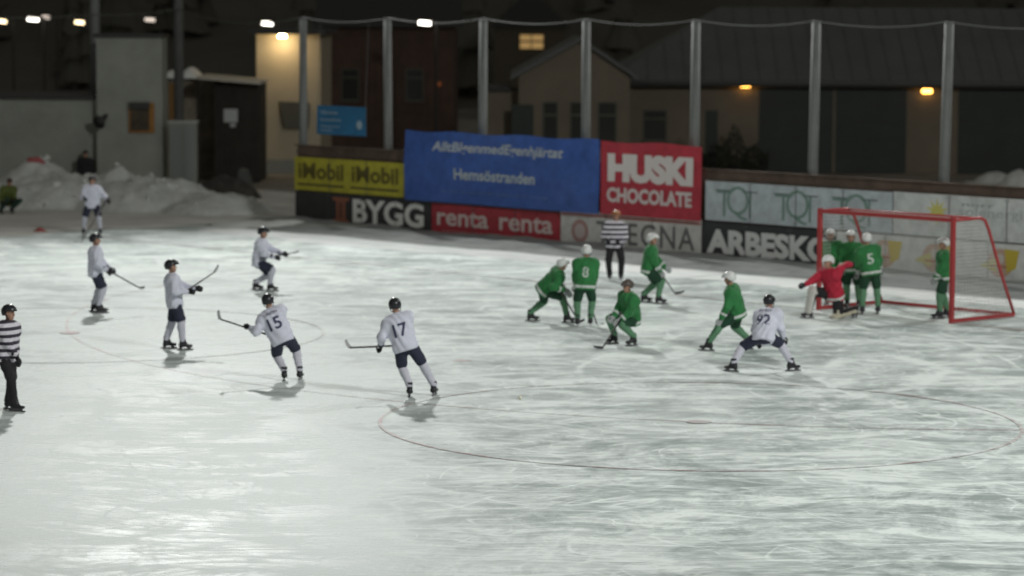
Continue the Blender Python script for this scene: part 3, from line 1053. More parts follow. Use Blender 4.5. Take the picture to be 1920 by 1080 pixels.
def person(label, ref, yaw, pel, neck, feet, hands, kit, foot_yaw=(None, None), head_yaw=0.0, head_tip=0.0, number=None, group=None, scale=0.92,
           trousers=False, skates=True, z0=0.0, hair=None, foot_z=(0.0, 0.0), knee_pole=(None, None), pads=False, elbow=(None, None), cat='person'):
    Y0 = ground(*ref).y
    W = lambda t: at(t[0], t[1], Y0 + t[2])
    f = Vector((math.cos(R(yaw)), math.sin(R(yaw)), 0))
    Pv, Nk = W(pel), W(neck)
    t = (Nk - Pv).normalized()
    Pv = Pv + Vector((0, 0, 0.07))
    Nk = Pv + t * 0.5 * scale
    f = (f - t * f.dot(t)).normalized()
    r = f.cross(t)
    up = Vector((0, 0, 1))
    fg = []
    for k, (fx, fdy) in enumerate(feet):
        p = at(fx, ref[1], Y0 + fdy)
        fg.append(Vector((p.x, p.y, z0 + foot_z[k])))
    base = (fg[0] + fg[1]) / 2
    base.z = z0
    root = empty('person', base, label, cat, group)
    O = base
    L = lambda p: p - O                       # local coordinates of this figure
    Pv, Nk = L(Pv), L(Nk)
    fg = [L(p) for p in fg]
    ank_h = 0.15 if skates else 0.09
    ank = [p + up * ank_h for p in fg]
    hip = [Pv - r * 0.095 * scale - t * 0.02, Pv + r * 0.095 * scale - t * 0.02]
    sh = [Nk - r * 0.19 * scale - t * 0.075, Nk + r * 0.19 * scale - t * 0.055]
    kn, el, hd = [], [], []
    for k in (0, 1):
        sgn = -1 if k == 0 else 1
        kp = (f + r * sgn * 0.35) if knee_pole[k] is None else Vector(knee_pole[k])
        kn.append(ik(hip[k], ank[k], 0.43 * scale, 0.42 * scale, kp))
        hd.append(L(W(hands[k])))
        v = hd[k] - sh[k]
        if v.length > 0.56 * scale:
            hd[k] = sh[k] + v.normalized() * 0.56 * scale
        ep = (-t * 0.8 - f * 0.5 + r * sgn * 0.7) if elbow[k] is None else Vector(elbow[k])
        el.append(ik(sh[k], hd[k], 0.29 * scale, 0.275 * scale, ep))
    # head
    hf = (Matrix.Rotation(R(head_yaw), 3, 'Z') @ f)
    ht = (t * 0.45 + up * 0.55).normalized()
    hf = (hf - ht * hf.dot(ht)).normalized()
    if head_tip:
        q = Matrix.Rotation(R(-head_tip), 3, hf.cross(ht))
        hf, ht = q @ hf, q @ ht
    hr = hf.cross(ht)
    Hc = Nk + t * 0.015 + ht * 0.158 * scale
    hax = np.array([tuple(hf), tuple(hr), tuple(ht)], np.float32)
    lat = tuple(r)
    s = scale

    def torso(P, o):
        d = sd_flat(P, Pv - t * 0.03, Pv + t * 0.16, 0.115 * s + o, 0.105 * s + o, lat, 1.35)
        d = smin(d, sd_flat(P, Pv + t * 0.14, Nk - t * 0.13, 0.105 * s + o, 0.13 * s + o, lat, 1.38), 0.06)
        d = smin(d, sd_cone(P, sh[0] - t * 0.01, sh[1] - t * 0.01, 0.06 * s + o, 0.06 * s + o), 0.07)
        for w in (0.22, 0.78):
            d = smin(d, sd_cone(P, Nk - t * 0.035, sh[0].lerp(sh[1], w), 0.055 * s + o, 0.055 * s + o), 0.05)
        return d

    def body_fn(P):
        d = torso(P, -0.012)
        for k in (0, 1):
            d = smin(d, sd_cone(P, sh[k], el[k], 0.05 * s, 0.04 * s), 0.04)
            d = smin(d, sd_cone(P, el[k], hd[k], 0.042 * s, 0.03 * s), 0.02)
            d = smin(d, sd_cone(P, hip[k], kn[k], 0.082 * s, 0.056 * s), 0.05)
            d = smin(d, sd_cone(P, kn[k], ank[k], 0.053 * s, 0.036 * s), 0.03)
        d = smin(d, sd_cone(P, Nk - t * 0.04, Hc - ht * 0.03, 0.058 * s, 0.052 * s), 0.035)
        hdm = smin(sd_ell(P, Hc + ht * 0.03 - hf * 0.008, hax, (0.098 * s, 0.078 * s, 0.1 * s)), sd_ell(P, Hc - ht * 0.055 + hf * 0.025, hax, (0.068 * s, 0.056 * s, 0.065 * s)), 0.03)
        hdm = smin(hdm, sd_cone(P, Hc + hf * 0.088 + ht * 0.015, Hc + hf * 0.108 - ht * 0.025, 0.009, 0.014), 0.012)
        for sg in (-1, 1):
            hdm = smin(hdm, sd_ell(P, Hc + hr * 0.077 * sg - ht * 0.005, hax, (0.02, 0.012, 0.03)), 0.008)
        return smin(d, hdm, 0.02)

    allp = [Pv, Nk, Hc] + sh + el + hd + hip + kn + ank
    bone_mesh('body', body_fn, allp, 0.019, 0.17, SKIN, root)
    for sg in (-1, 1):
        inst('eye', _e, root, frame(hf, ht, Hc + hf * 0.084 * s + hr * 0.032 * s * sg + ht * 0.018))
    inst('mouth', _l, root, frame(hf, ht, Hc + hf * 0.09 * s - ht * 0.062))

    hem = Pv - t * 0.15

    def jersey_fn(P, o=0.0):
        d = torso(P, 0.044 + o)
        d = smin(d, sd_flat(P, Pv + t * 0.1, hem - t * 0.05, 0.15 * s + o, 0.168 * s + o, lat, 1.32), 0.05)
        for k in (0, 1):
            d = smin(d, sd_cone(P, sh[k], el[k], 0.092 * s + o, 0.08 * s + o), 0.06)
            d = smin(d, sd_cone(P, el[k], el[k].lerp(hd[k], 0.9), 0.08 * s + o, 0.058 * s + o), 0.03)
        d = d + wrinkle(P, 0.011)
        d = np.maximum(d, -((P - np.array(tuple(hem), np.float32)) @ np.array(tuple(t), np.float32)))
        nkc = Nk + t * 0.06
        return np.maximum(d, (P - np.array(tuple(nkc), np.float32)) @ np.array(tuple(t), np.float32))

    jp = [hem, Nk] + sh + el + hd
    j = bone_mesh('jersey' if skates else 'jacket', jersey_fn, jp, 0.019, 0.19, kit['jersey'], root)
    if kit.get('hem'):
        tt = np.array(tuple(t), np.float32)
        def hem_fn(P):
            q = (P - np.array(tuple(hem), np.float32)) @ tt
            return np.maximum(np.maximum(jersey_fn(P, 0.005), q - 0.1), 0.035 - q)
        bone_mesh('hem_stripe', hem_fn, [hem - t * 0.02, hem + t * 0.1], 0.016, 0.24, kit['hem'], root)
    if kit.get('cuff'):
        for k in (0, 1):
            e2 = el[k].lerp(hd[k], 0.5)
            MB().tube([O + e2, O + el[k].lerp(hd[k], 0.66)], [0.083 * s, 0.074 * s], 14, False).build('sleeve_stripe', kit['cuff'], root, True)

    def shorts_fn(P):
        d = sd_flat(P, Pv + t * 0.06, Pv - t * 0.06, 0.135 * s, 0.14 * s, lat, 1.3)
        for k in (0, 1):
            e2 = kn[k] if trousers else hip[k].lerp(kn[k], 0.86)
            d = smin(d, sd_cone(P, hip[k] - t * 0.03, e2, 0.122 * s, 0.105 * s if not trousers else 0.085 * s), 0.05)
            if trousers:
                d = smin(d, sd_cone(P, kn[k], fg[k] + up * 0.14, 0.085 * s, 0.07 * s), 0.03)
        return d + wrinkle(P, 0.006)

    sp = [Pv + t * 0.06] + hip + kn + (fg if trousers else [])
    bone_mesh('trousers' if trousers else 'shorts', shorts_fn, sp, 0.019, 0.15, kit['shorts'], root)
    for k in (0, 1):
        if not trousers:
            K, A = kn[k], ank[k] + up * 0.035
            cb = K.lerp(A, 0.35) - f * 0.012
            def sock_fn(P):
                return smin(smin(sd_cone(P, K, A, 0.084 * s, 0.064 * s), sd_cone(P, K, cb, 0.072 * s, 0.078 * s), 0.02), sd_cone(P, K + f * 0.03, K.lerp(A, 0.55) + f * 0.02, 0.046 * s, 0.036 * s), 0.02) + wrinkle(P, 0.003)
            bone_mesh('sock', sock_fn, [K, A], 0.018, 0.1, kit['sock'], root)
        fy = yaw if foot_yaw[k] is None else foot_yaw[k]
        fd = Vector((math.cos(R(fy)), math.sin(R(fy)), 0))
        M = frame(fd, up, fg[k] + fd * 0.045)
        sk = inst('skate' if skates else 'boot', BOOT_ME, root, M)
        if skates:
            inst('blade', BLADE_ME, sk, Matrix.Identity(4))
        else:
            sk.matrix_local = M @ Matrix.Translation((0, 0, -0.05))
        ad = (hd[k] - el[k]).normalized()
        zz = (up if abs(ad.z) < 0.8 else f) * 1.0
        Mg = frame(ad, zz, hd[k])
        if k == 0:
            Mg = Mg @ Matrix.Scale(-1, 4, (0, 1, 0))
        inst('glove', glove_me(kit['glove']), root, Mg)

    def helmet_fn(P):
        c0 = Hc + ht * 0.032 - hf * 0.006
        d = sd_ell(P, c0, hax, (0.142 * s, 0.118 * s, 0.130 * s))
        q = (P - np.array(tuple(Hc), np.float32))
        a, b2 = q @ hax[2], q @ hax[0]
        cut = 0.045 - a - np.where(b2 < 0.03, 0.085 * np.clip((0.03 - b2) / 0.08, 0, 1), 0)
        d = np.maximum(d, cut)
        d = np.maximum(d, -sd_ell(P, c0, hax, (0.118 * s, 0.097 * s, 0.112 * s)))
        rib = smin(d, np.maximum(sd_ell(P, c0 + hf * 0.02, hax, (0.152 * s, 0.06 * s, 0.127 * s)), cut), 0.01)
        return rib

    if kit.get('helmet'):
        bone_mesh('helmet', helmet_fn, [Hc], 0.0135, 0.16, kit['helmet'], root)
        pts = []
        for sg in (-1, 1):
            pts.append([O + Hc + hr * 0.095 * sg - ht * 0.01 - hf * 0.01, O + Hc + hr * 0.075 * sg - ht * 0.07 + hf * 0.02, O + Hc - ht * 0.118 + hf * 0.04])
        mb = MB()
        for q in pts:
            mb.tube(q, 0.007, 5)
        mb.build('chin_strap', SKATE_M, root)
    if hair:
        def hat_fn(P):
            q = (P - np.array(tuple(Hc), np.float32))
            d = sd_ell(P, Hc + ht * 0.03 - hf * 0.01, hax, (0.115 * s, 0.094 * s, 0.118 * s))
            return np.maximum(d, 0.02 - (q @ hax[2]) - np.where(q @ hax[0] < 0, 0.05, 0.0)) + wrinkle(P, 0.003, 1.5)
        bone_mesh('knitted_hat', hat_fn, [Hc], 0.0135, 0.15, hair, root)
    if number:
        # number print laid on the back of the jersey
        from mathutils.bvhtree import BVHTree
        bv = BVHTree.FromObject(j, bpy.context.evaluated_depsgraph_get()) if False else BVHTree.FromPolygons([v.co.copy() for v in j.data.vertices], [tuple(p.vertices) for p in j.data.polygons])
        def lay(txt, w, hgt, cz, bold, m, part):
            vs, fs = letters(txt, w, hgt, bold)
            out = []
            for x, y in vs:
                src = Pv + t * (cz + y) + r * (x - w / 2) - f * 0.6
                hit = bv.ray_cast(src, f)
                p = hit[0] if hit[0] is not None else src + f * 0.45
                out.append(O + p - f * 0.007)
            MB().add(out, fs).build(part, m, root)
        lay(number[0], number[2], 0.24 * s, 0.10, 0.02, number[3], 'number_print')
        if number[1]:
            lay(number[1], 0.24, 0.05, 0.38, 0.01, number[3], 'name_print')
    if pads:
        for k in (0, 1):
            K, A = kn[k], ank[k]
            def pad_fn(P):
                c0, c1 = K + f * 0.05, A + f * 0.05
                d = sd_flat(P, c0 + (K - A).normalized() * 0.08, c1, 0.055, 0.05, lat, 2.1)
                return smin(d, sd_flat(P, c0, K + f * 0.05 + (hip[k] - K) * 0.3, 0.055, 0.05, lat, 1.9), 0.04)
            bone_mesh('leg_pad', pad_fn, [K, A, K.lerp(hip[k], 0.3)], 0.018, 0.16, pads[k], root)
    return root, dict(Y0=Y0, hd=[O + p for p in hd], f=f, r=r, t=t)


JW = mat('jersey_white', (0.70, 0.71, 0.82), 0.85, var=0.06, vscale=6, sheen=0.1)
NAVY = mat('shorts_navy', (0.030, 0.034, 0.060), 0.8, var=0.2, vscale=8)
SOCKW = mat('sock_white', (0.60, 0.60, 0.68), 0.9, var=0.06, vscale=9)
JG = mat('jersey_green', (0.028, 0.19, 0.054), 0.8, var=0.2, vscale=5, sheen=0.1)
GSH = mat('shorts_green', (0.013, 0.058, 0.028), 0.8, var=0.2, vscale=8)
SOCKG = mat('sock_green', (0.11, 0.25, 0.14), 0.9, var=0.15, vscale=8)
HEMW = mat('stripe_white', (0.62, 0.66, 0.63), 0.85)
HB = mat('helmet_black', (0.025, 0.026, 0.03), 0.3)
HW = mat('helmet_white', (0.74, 0.75, 0.74), 0.35)
HBR = mat('helmet_orange', (0.40, 0.16, 0.06), 0.4)
GLB = mat('glove_black', (0.022, 0.022, 0.026), 0.7)
GLW = mat('glove_pale', (0.40, 0.42, 0.42), 0.7)
BLK = mat('trousers_black', (0.02, 0.019, 0.021), 0.85, var=0.2, vscale=8)
NUM = mat('number_navy', (0.05, 0.055, 0.11), 0.7)
NUMW = mat('number_white', (0.55, 0.62, 0.56), 0.7)
RJ = mat('jersey_red', (0.46, 0.022, 0.05), 0.8, var=0.12, vscale=6)
PADW = mat('pad_white', (0.62, 0.61, 0.57), 0.7, var=0.1, vscale=6)
PADT = mat('pad_tan', (0.50, 0.47, 0.36), 0.7, var=0.12, vscale=6)
STR1 = stripes_mat('referee_stripes', (0.70, 0.67, 0.74), (0.035, 0.03, 0.045), 0.115, 0.02)
WHITE = dict(jersey=JW, shorts=NAVY, sock=SOCKW, helmet=HB, glove=GLB)
GREEN = dict(jersey=JG, shorts=GSH, sock=SOCKG, helmet=HW, glove=GLW, hem=HEMW, cuff=HEMW)
REFK = dict(jersey=STR1, shorts=BLK, sock=BLK, helmet=HB, glove=GLB)
GW, GG, GS = 'players in white', 'players in green', 'bandy sticks'


def stick_px(label, Y0, A, B, bl, **k):
    bandy_stick(label, at(A[0], A[1], Y0 + A[2]), at(B[0], B[1], Y0 + B[2]), Vector(bl), **k)


# ---- white team
p, q = person('player in white facing the camera, farthest of all on the dim ice', (172, 441), 272, (173, 385, 0), (173, 346, -0.03), [(188, 0.0), (157, 0.05)], [(201, 376, -0.25), (160, 373, -0.3)], WHITE, group=GW)
stick_px('stick of the farthest white player, blade resting near his left skate', q['Y0'], (203, 370, -0.25), (152, 454, -2.4), (-0.2, -0.08, 0.0))
p, q = person('player in white standing below the farthest one, stick pointing right', (180, 586), 10, (179, 512, 0), (179, 459, 0), [(176, 0.16), (186, -0.12)], [(214, 515, -0.02), (200, 507, -0.28)], WHITE, group=GW)
stick_px('stick held out to the right by white player near left edge', q['Y0'], (190, 500, -0.25), (262, 540, -0.1), (0.13, 0.18, -0.02))
p, q = person('upright player in white with stick raised to the right', (325, 655), 12, (327, 569, 0), (321, 512, 0), [(312, 0.12), (342, -0.1)], [(366, 541, 0.05), (352, 547, -0.2)], WHITE, group=GW)
stick_px('stick raised into the air, its pale blade above the ice', q['Y0'], (340, 552, -0.2), (402, 510, 0.35), (0.1, 0.1, 0.12), blade_color=(0.42, 0.43, 0.42), color=(0.10, 0.10, 0.10))
p, q = person('crouching player in white with stick held level, beside the board corner', (492, 545), -8, (486, 494, 0), (492, 452, 0), [(479, 0.15), (506, -0.1)], [(532, 477, 0.0), (515, 482, -0.25)], WHITE, group=GW, head_tip=5)
stick_px('stick held level pointing right by the crouching white player', q['Y0'], (487, 486, -0.25), (551, 474, 0.15), (0.15, 0.1, 0.03))
p, q = person('player in white seen from behind, number 15, leaning left', (545, 713), 92, (526, 636, 0), (503, 583, 0.1), [(533, -0.05), (562, 0.05)], [(469, 615, 0.15), (505, 628, 0.32)], WHITE, group=GW, number=('15', 'LINDH', 0.24, NUM), foot_yaw=(100, 80))
stick_px('stick pointing left and upward from the leaning player numbered fifteen', q['Y0'], (512, 631, 0.3), (412, 598, 0.2), (-0.06, -0.08, 0.18), blade_color=(0.4, 0.41, 0.4))
p, q = person('player in white seen from behind, number 17, nearest to the free-stroke circle', (788, 743), 92, (758, 650, 0), (741, 592, 0.08), [(768, -0.05), (813, 0.1)], [(714, 650, 0.18), (752, 645, 0.35)], WHITE, group=GW, number=('17', None, 0.24, NUM), foot_yaw=(100, 75))
stick_px('level stick pointing left from the player nearest to the free-stroke circle', q['Y0'], (765, 647, 0.32), (656, 652, 0.1), (-0.12, 0.06, 0.13), blade_color=(0.42, 0.43, 0.42))
p, q = person('player in white number 92 in wide crouch near the goal', (1430, 697), 62, (1432, 634, 0), (1441, 592, 0.22), [(1376, -0.05), (1482, 0.1)], [(1424, 640, 0.35), (1468, 634, 0.3)], WHITE, group=GW, number=('92', 'SVED', 0.27, NUM), foot_yaw=(150, 20), knee_pole=((-0.45, 1, 0.0), (0.45, 1, 0.0)), head_tip=-5)

# ---- green team
p, q = person('player in green bent far forward at the left of the green group', (1030, 605), 8, (1022, 545, 0), (1052, 516, -0.1), [(994, 0.25), (1062, -0.05)], [(1062, 548, 0.0), (1057, 545, -0.3)], GREEN, group=GG, head_tip=-10)
stick_px('stick of the bent green player reaching down to the ice', q['Y0'], (1040, 528, -0.3), (1085, 603, -0.6), (0.16, 0.14, 0.0))
p, q = person('player in green standing upright with back turned, beside the bent one', (1095, 612), 88, (1097, 536, 0), (1100, 481, 0.05), [(1083, 0.0), (1107, 0.08)], [(1078, 545, 0.25), (1112, 545, 0.28)], GREEN, group=GG, number=('8', None, 0.13, NUMW))
stick_px('stick of the upright green player, dark blade tip on the ice', q['Y0'], (1098, 545, 0.3), (1120, 610, 0.5), (0.16, -0.08, 0.0))
p, q = person('player in green crouching low in front, dark helmet', (1168, 646), 215, (1184, 600, 0), (1178, 556, -0.15), [(1188, -0.2), (1152, 0.1)], [(1160, 602, -0.35), (1150, 595, -0.1)], dict(GREEN, helmet=mat('helmet_brown', (0.10, 0.085, 0.075), 0.4)), group=GG, head_tip=5)
stick_px('stick of the crouching green player lying forward on the ice', q['Y0'], (1170, 590, -0.3), (1130, 652, -0.9), (-0.2, -0.06, 0.0))
p, q = person('player in green behind the others with stick blade out to the right', (1222, 569), -5, (1216, 508, 0), (1224, 458, 0), [(1207, 0.25), (1234, -0.1)], [(1248, 503, 0.05), (1240, 512, -0.22)], GREEN, group=GG)
stick_px('stick of the rear green player, dark blade right of his skate', q['Y0'], (1228, 495, -0.2), (1265, 550, -0.25), (0.25, 0.05, 0.0), color=(0.16, 0.17, 0.16))
p, q = person('player in green striding left beside the white number 92', (1362, 657), 165, (1382, 589, 0), (1370, 544, -0.05), [(1330, -0.1), (1404, 0.25)], [(1350, 604, -0.3), (1358, 598, 0.15)], GREEN, group=GG, head_tip=4, foot_yaw=(170, 150))
p, q = person('player in green at the left goal post, leftmost head in the goal', (1562, 578), 250, (1562, 501, 0), (1556, 447, 0), [(1572, 0.0), (1550, 0.1)], [(1580, 510, -0.2), (1545, 512, -0.2)], GREEN, group=GG)
p, q = person('player in green in the middle of the cluster inside the goal', (1600, 580), 255, (1598, 504, 0), (1595, 450, 0), [(1610, 0.0), (1588, 0.1)], [(1620, 512, -0.15), (1578, 510, -0.2)], GREEN, group=GG)
p, q = person('player in green with back turned, right of the goal cluster, number 5', (1630, 589), 95, (1632, 510, 0), (1624, 455, 0.05), [(1617, 0.0), (1646, 0.05)], [(1608, 520, 0.25), (1652, 523, 0.25)], GREEN, group=GG, number=('5', None, 0.14, NUMW))
p, q = person('player in green standing against the right goal post', (1768, 597), 185, (1770, 520, 0), (1769, 465, 0), [(1762, -0.12), (1776, 0.14)], [(1752, 525, -0.15), (1755, 520, 0.1)], GREEN, group=GG)

# ---- goalkeeper
p, q = person('goalkeeper in red kneeling with one arm thrown back in the goal mouth', (1560, 596), 215, (1564, 556, 0), (1555, 517, -0.1), [(1604, 0.1), (1518, -0.1)], [(1596, 496, 0.1), (1508, 535, -0.25)], dict(jersey=RJ, shorts=BLK, sock=BLK, helmet=HW, glove=GLB, hem=HEMW), pads=(PADT, PADW), scale=1.02, knee_pole=((-1.0, -0.5, -0.9), (-0.8, -0.4, 0.5)), foot_yaw=(240, 190), elbow=((0.2, 0.2, 0.4), None), group='goalkeeper')

# ---- referees
p, q = person('referee in black and white stripes cut off by the left edge', (22, 770), 335, (12, 668, 0), (17, 608, 0), [(16, 0.15), (27, -0.1)], [(30, 672, 0.15), (34, 676, -0.15)], REFK, trousers=True, group='referees')
p, q = person('referee in black and white stripes standing in front of the boards', (1153, 526), 268, (1153, 460, 0), (1155, 421, 0), [(1164, 0.0), (1143, 0.05)], [(1160, 452, -0.22), (1140, 452, -0.2)], dict(REFK, helmet=HBR), trousers=True, group='referees')

# ---- two bystanders by the snow heap
COAT = mat('coat_black', (0.016, 0.017, 0.018), 0.85)
p, q = person('bystander in black coat standing behind the farthest white player', (160, 370), 270, (160, 328, 0), (160, 300, 0), [(166, 0.0), (154, 0.0)], [(174, 330, -0.1), (147, 330, -0.1)], dict(jersey=COAT, shorts=COAT, sock=COAT, glove=GLB), trousers=True, skates=False, hair=COAT)
VEST = mat('jacket_yellow_green', (0.10, 0.13, 0.03), 0.8, var=0.4, vscale=5)
p, q = person('bystander in yellow-green jacket crouching on snow at the left edge', (16, 400), 300, (12, 380, 0.15), (18, 352, -0.05), [(22, 0.0), (2, -0.2)], [(24, 375, -0.3), (8, 377, -0.35)], dict(jersey=VEST, shorts=mat('trousers_dark_green', (0.02, 0.05, 0.035), 0.8), sock=COAT, glove=GLB), trousers=True, skates=False, hair=mat('hat_brown', (0.06, 0.03, 0.025), 0.9))

# ---- ball and small marker
bp = ground(975, 749)
_bm = me_from(lambda P: np.linalg.norm(P, axis=1) - 0.032, (-0.04,) * 3, (0.04,) * 3, 0.008, mat('ball_pale', (0.80, 0.78, 0.62), 0.4), 'ball')
bo = bpy.data.objects.new('ball', _bm)
COL.objects.link(bo)
bo.location = (bp.x, bp.y, 0.033)
tag(bo, 'small pale ball lying on the open ice', 'ball')
mp = ground(75, 434)
mk = MB().tube([mp + up * 0.0, mp + up * 0.025, mp + up * 0.05, mp + up * 0.1], [0.2, 0.19, 0.12, 0.07], 20).build('marker_cone', mat('marker_red', (0.30, 0.03, 0.025), 0.6), None, True, loc=mp)
tag(mk, 'flat red marker cone lying alone on the dim far ice', 'marker')

# ================================================================== BACKGROUND BUILDINGS
def xs(x, Y):
    return at(x, 300, Y).x


def zs(y, Y, x=960):
    return at(x, y, Y).z


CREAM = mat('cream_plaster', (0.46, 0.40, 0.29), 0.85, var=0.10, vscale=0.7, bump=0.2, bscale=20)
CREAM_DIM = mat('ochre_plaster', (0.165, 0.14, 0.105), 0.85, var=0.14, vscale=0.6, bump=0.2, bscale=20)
CONCRETE = mat('grey_concrete', (0.27, 0.28, 0.25), 0.9, var=0.16, vscale=0.8, bump=0.3, bscale=14)
ROOFM = mat('grey_roof_sheet', (0.11, 0.116, 0.114), 0.7, var=0.12, vscale=0.5)
TRIMM = mat('dark_trim', (0.04, 0.04, 0.038), 0.7)
DOORM = mat('dark_green_door', (0.022, 0.03, 0.026), 0.6, var=0.2, vscale=1)
PANE = mat('dark_glass', (0.035, 0.04, 0.035), 0.12, spec=0.5)
FRAME = mat('window_frame', (0.10, 0.095, 0.08), 0.7)
BROWNW = mat('brown_boarding', (0.085, 0.052, 0.038), 0.85, var=0.2, vscale=1)


def window(parent, x0, x1, z0, z1, Y, bars=True):
    """recessed window facing the rink on a wall at depth Y"""
    w = MB()
    t = 0.05
    for lo, hi in (((x0, Y - 0.05, z0), (x1, Y + 0.02, z0 + t)), ((x0, Y - 0.05, z1 - t), (x1, Y + 0.02, z1)), ((x0, Y - 0.05, z0 + t), (x0 + t, Y + 0.02, z1 - t)), ((x1 - t, Y - 0.05, z0 + t), (x1, Y + 0.02, z1 - t))):
        w.cube(lo, hi)
    if bars:
        zc = z0 + (z1 - z0) * 0.72
        w.cube((x0 + t, Y - 0.045, zc - 0.03), (x1 - t, Y + 0.02, zc + 0.03))
    fr = w.build('window', FRAME, parent)
    MB().cube((x0 + t, Y - 0.02, z0 + t), (x1 - t, Y - 0.012, z1 - t)).build('pane', PANE, fr)
    MB().cube((x0 - 0.05, Y - 0.12, z0 - 0.06), (x1 + 0.05, Y - 0.003, z0 - 0.004)).build('sill', FRAME, fr)


# gable house
Y = 112.0
hx0, hx1, xm = xs(972, Y), xs(1180, Y), xs(1086, Y)
ze, zp = zs(141, Y), zs(78, Y)
gh = empty('gable_house', ((hx0 + hx1) / 2, Y, 0), 'pale gabled house with tall dark windows behind the blue banner', 'house')
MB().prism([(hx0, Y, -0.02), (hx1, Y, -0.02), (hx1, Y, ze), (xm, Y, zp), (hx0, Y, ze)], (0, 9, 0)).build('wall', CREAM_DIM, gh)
for (a, b) in (((hx0 - 0.3, ze - 0.16), (xm, zp + 0.04)), ((xm, zp + 0.04), (hx1 + 0.3, ze - 0.16))):
    MB().prism([(a[0], Y - 0.3, a[1]), (b[0], Y - 0.3, b[1]), (b[0], Y - 0.3, b[1] + 0.14), (a[0], Y - 0.3, a[1] + 0.14)], (0, 9.6, 0)).build('roof', ROOFM, gh)
for px0, px1 in ((1017, 1046), (1068, 1094), (1120, 1156)):
    window(gh, xs(px0, Y), xs(px1, Y), zs(280, Y), zs(190, Y), Y)
MB().cube((hx0 + 0.35 - 0.6, Y - 0.05, 0.0), (hx0 + 0.55, Y - 0.003, zs(196, Y))).build('door', DOORM, gh)
lw = empty('low_annex', (xs(945, Y), Y + 1, 0), 'low pale annex at the left side of the gabled house', 'house')
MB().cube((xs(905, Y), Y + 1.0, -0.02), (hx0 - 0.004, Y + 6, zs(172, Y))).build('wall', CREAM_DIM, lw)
MB().cube((xs(900, Y), Y + 0.8, zs(172, Y) + 0.003), (hx0 - 0.31, Y + 6.2, zs(172, Y) + 0.14)).build('roof', TRIMM, lw)

# long low building with lamps
Y = 118.0
lb = empty('long_building', (xs(1500, Y), Y, 0), 'long low building with grey hipped roof and two lit orange wall lamps', 'building')
lx0, lx1 = xs(1150, Y), xs(2150, Y)
zev = zs(150, Y)
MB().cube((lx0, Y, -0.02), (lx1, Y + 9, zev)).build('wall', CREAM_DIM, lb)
rz = 6.38
ry = Y + 5.0
e0 = (lx0 - 0.4, Y - 0.5, zev - 0.02)
e1 = (lx1 + 0.4, Y - 0.5, zev - 0.02)
rx0 = at(1345, 300, ry).x
MB().add([e0, e1, (lx1 - 4, ry, rz), (rx0, ry, rz), (lx0 - 0.4, Y + 10.5, zev - 0.02), (lx1 + 0.4, Y + 10.5, zev - 0.02)],
         [(0, 1, 2, 3), (0, 3, 4), (3, 2, 5, 4), (1, 5, 2)]).build('roof', ROOFM, lb)
for k in range(28):                                     # standing seams of the roof
    x = lx0 + 0.6 + k * 0.72
    t = min(1.0, max(0.05, (x - e0[0]) / (rx0 - e0[0])))
    a, b = Vector((x, e0[1], e0[2])), Vector((x, e0[1] + (ry - e0[1]) * t, e0[2] + (rz - e0[2]) * t))
    nn = Vector((0, -(rz - e0[2]), ry - e0[1])).normalized()
    MB().box((a + b) / 2 + nn * 0.02, (0.015, 0, 0), (b - a) / 2, nn * 0.02).build('roof_seam', ROOFM, lb)
MB().cube((lx0 - 0.42, Y - 0.56, zev - 0.2), (lx1 + 0.42, Y - 0.502, zev + 0.02)).build('fascia', TRIMM, lb)
MB().tube([(lx0 - 0.4, Y - 0.62, zev - 0.06), (lx1 + 0.4, Y - 0.62, zev - 0.06)], 0.055, 8).build('gutter', ROOFM, lb, True)
for px0, px1 in ((1422, 1560), (1566, 1698), (1795, 2000)):
    dx0, dx1 = xs(px0, Y), xs(px1, Y)
    d = MB().cube((dx0, Y - 0.05, 0.0), (dx1, Y - 0.003, zs(163, Y))).build('garage_door', DOORM, lb)
    for i in range(1, 5):
        zz = zs(163, Y) * i / 5
        MB().cube((dx0 + 0.02, Y - 0.062, zz - 0.015), (dx1 - 0.02, Y - 0.052, zz + 0.015)).build('door_rail', TRIMM, d)
MB().cube((xs(1322, Y), Y - 0.04, 0), (xs(1345, Y), Y - 0.003, zs(205, Y))).build('door', DOORM, lb)
window(lb, xs(1205, Y), xs(1250, Y), 1.2, 2.4, Y)
lampm = mat('lamp_orange', (0.9, 0.6, 0.2), 0.4, emit=(1.0, 0.47, 0.08), estr=9.0)
for px, py, e in ((1398, 160, 1.0), (1738, 171, 1.0)):
    c0 = at(px, py, Y - 0.16)
    lamp = empty('wall_lamp', c0 + Vector((0, 0.15, 0)), 'lit orange wall lamp ' + ('by the doorway' if px < 1500 else 'on the pale pier between the garage doors'), 'lamp', 'orange wall lamps')
    MB().tube([c0 + Vector((-0.2, 0, 0)), c0 + Vector((-0.17, 0, 0)), c0 + Vector((0.17, 0, 0)), c0 + Vector((0.2, 0, 0))], [0.05, 0.085, 0.085, 0.05], 12).build('lamp_glass', lampm, lamp, True)
    MB().cube(c0 + Vector((-0.23, 0.075, -0.06)), c0 + Vector((0.23, 0.155, 0.12))).build('back_plate', TRIMM, lamp)

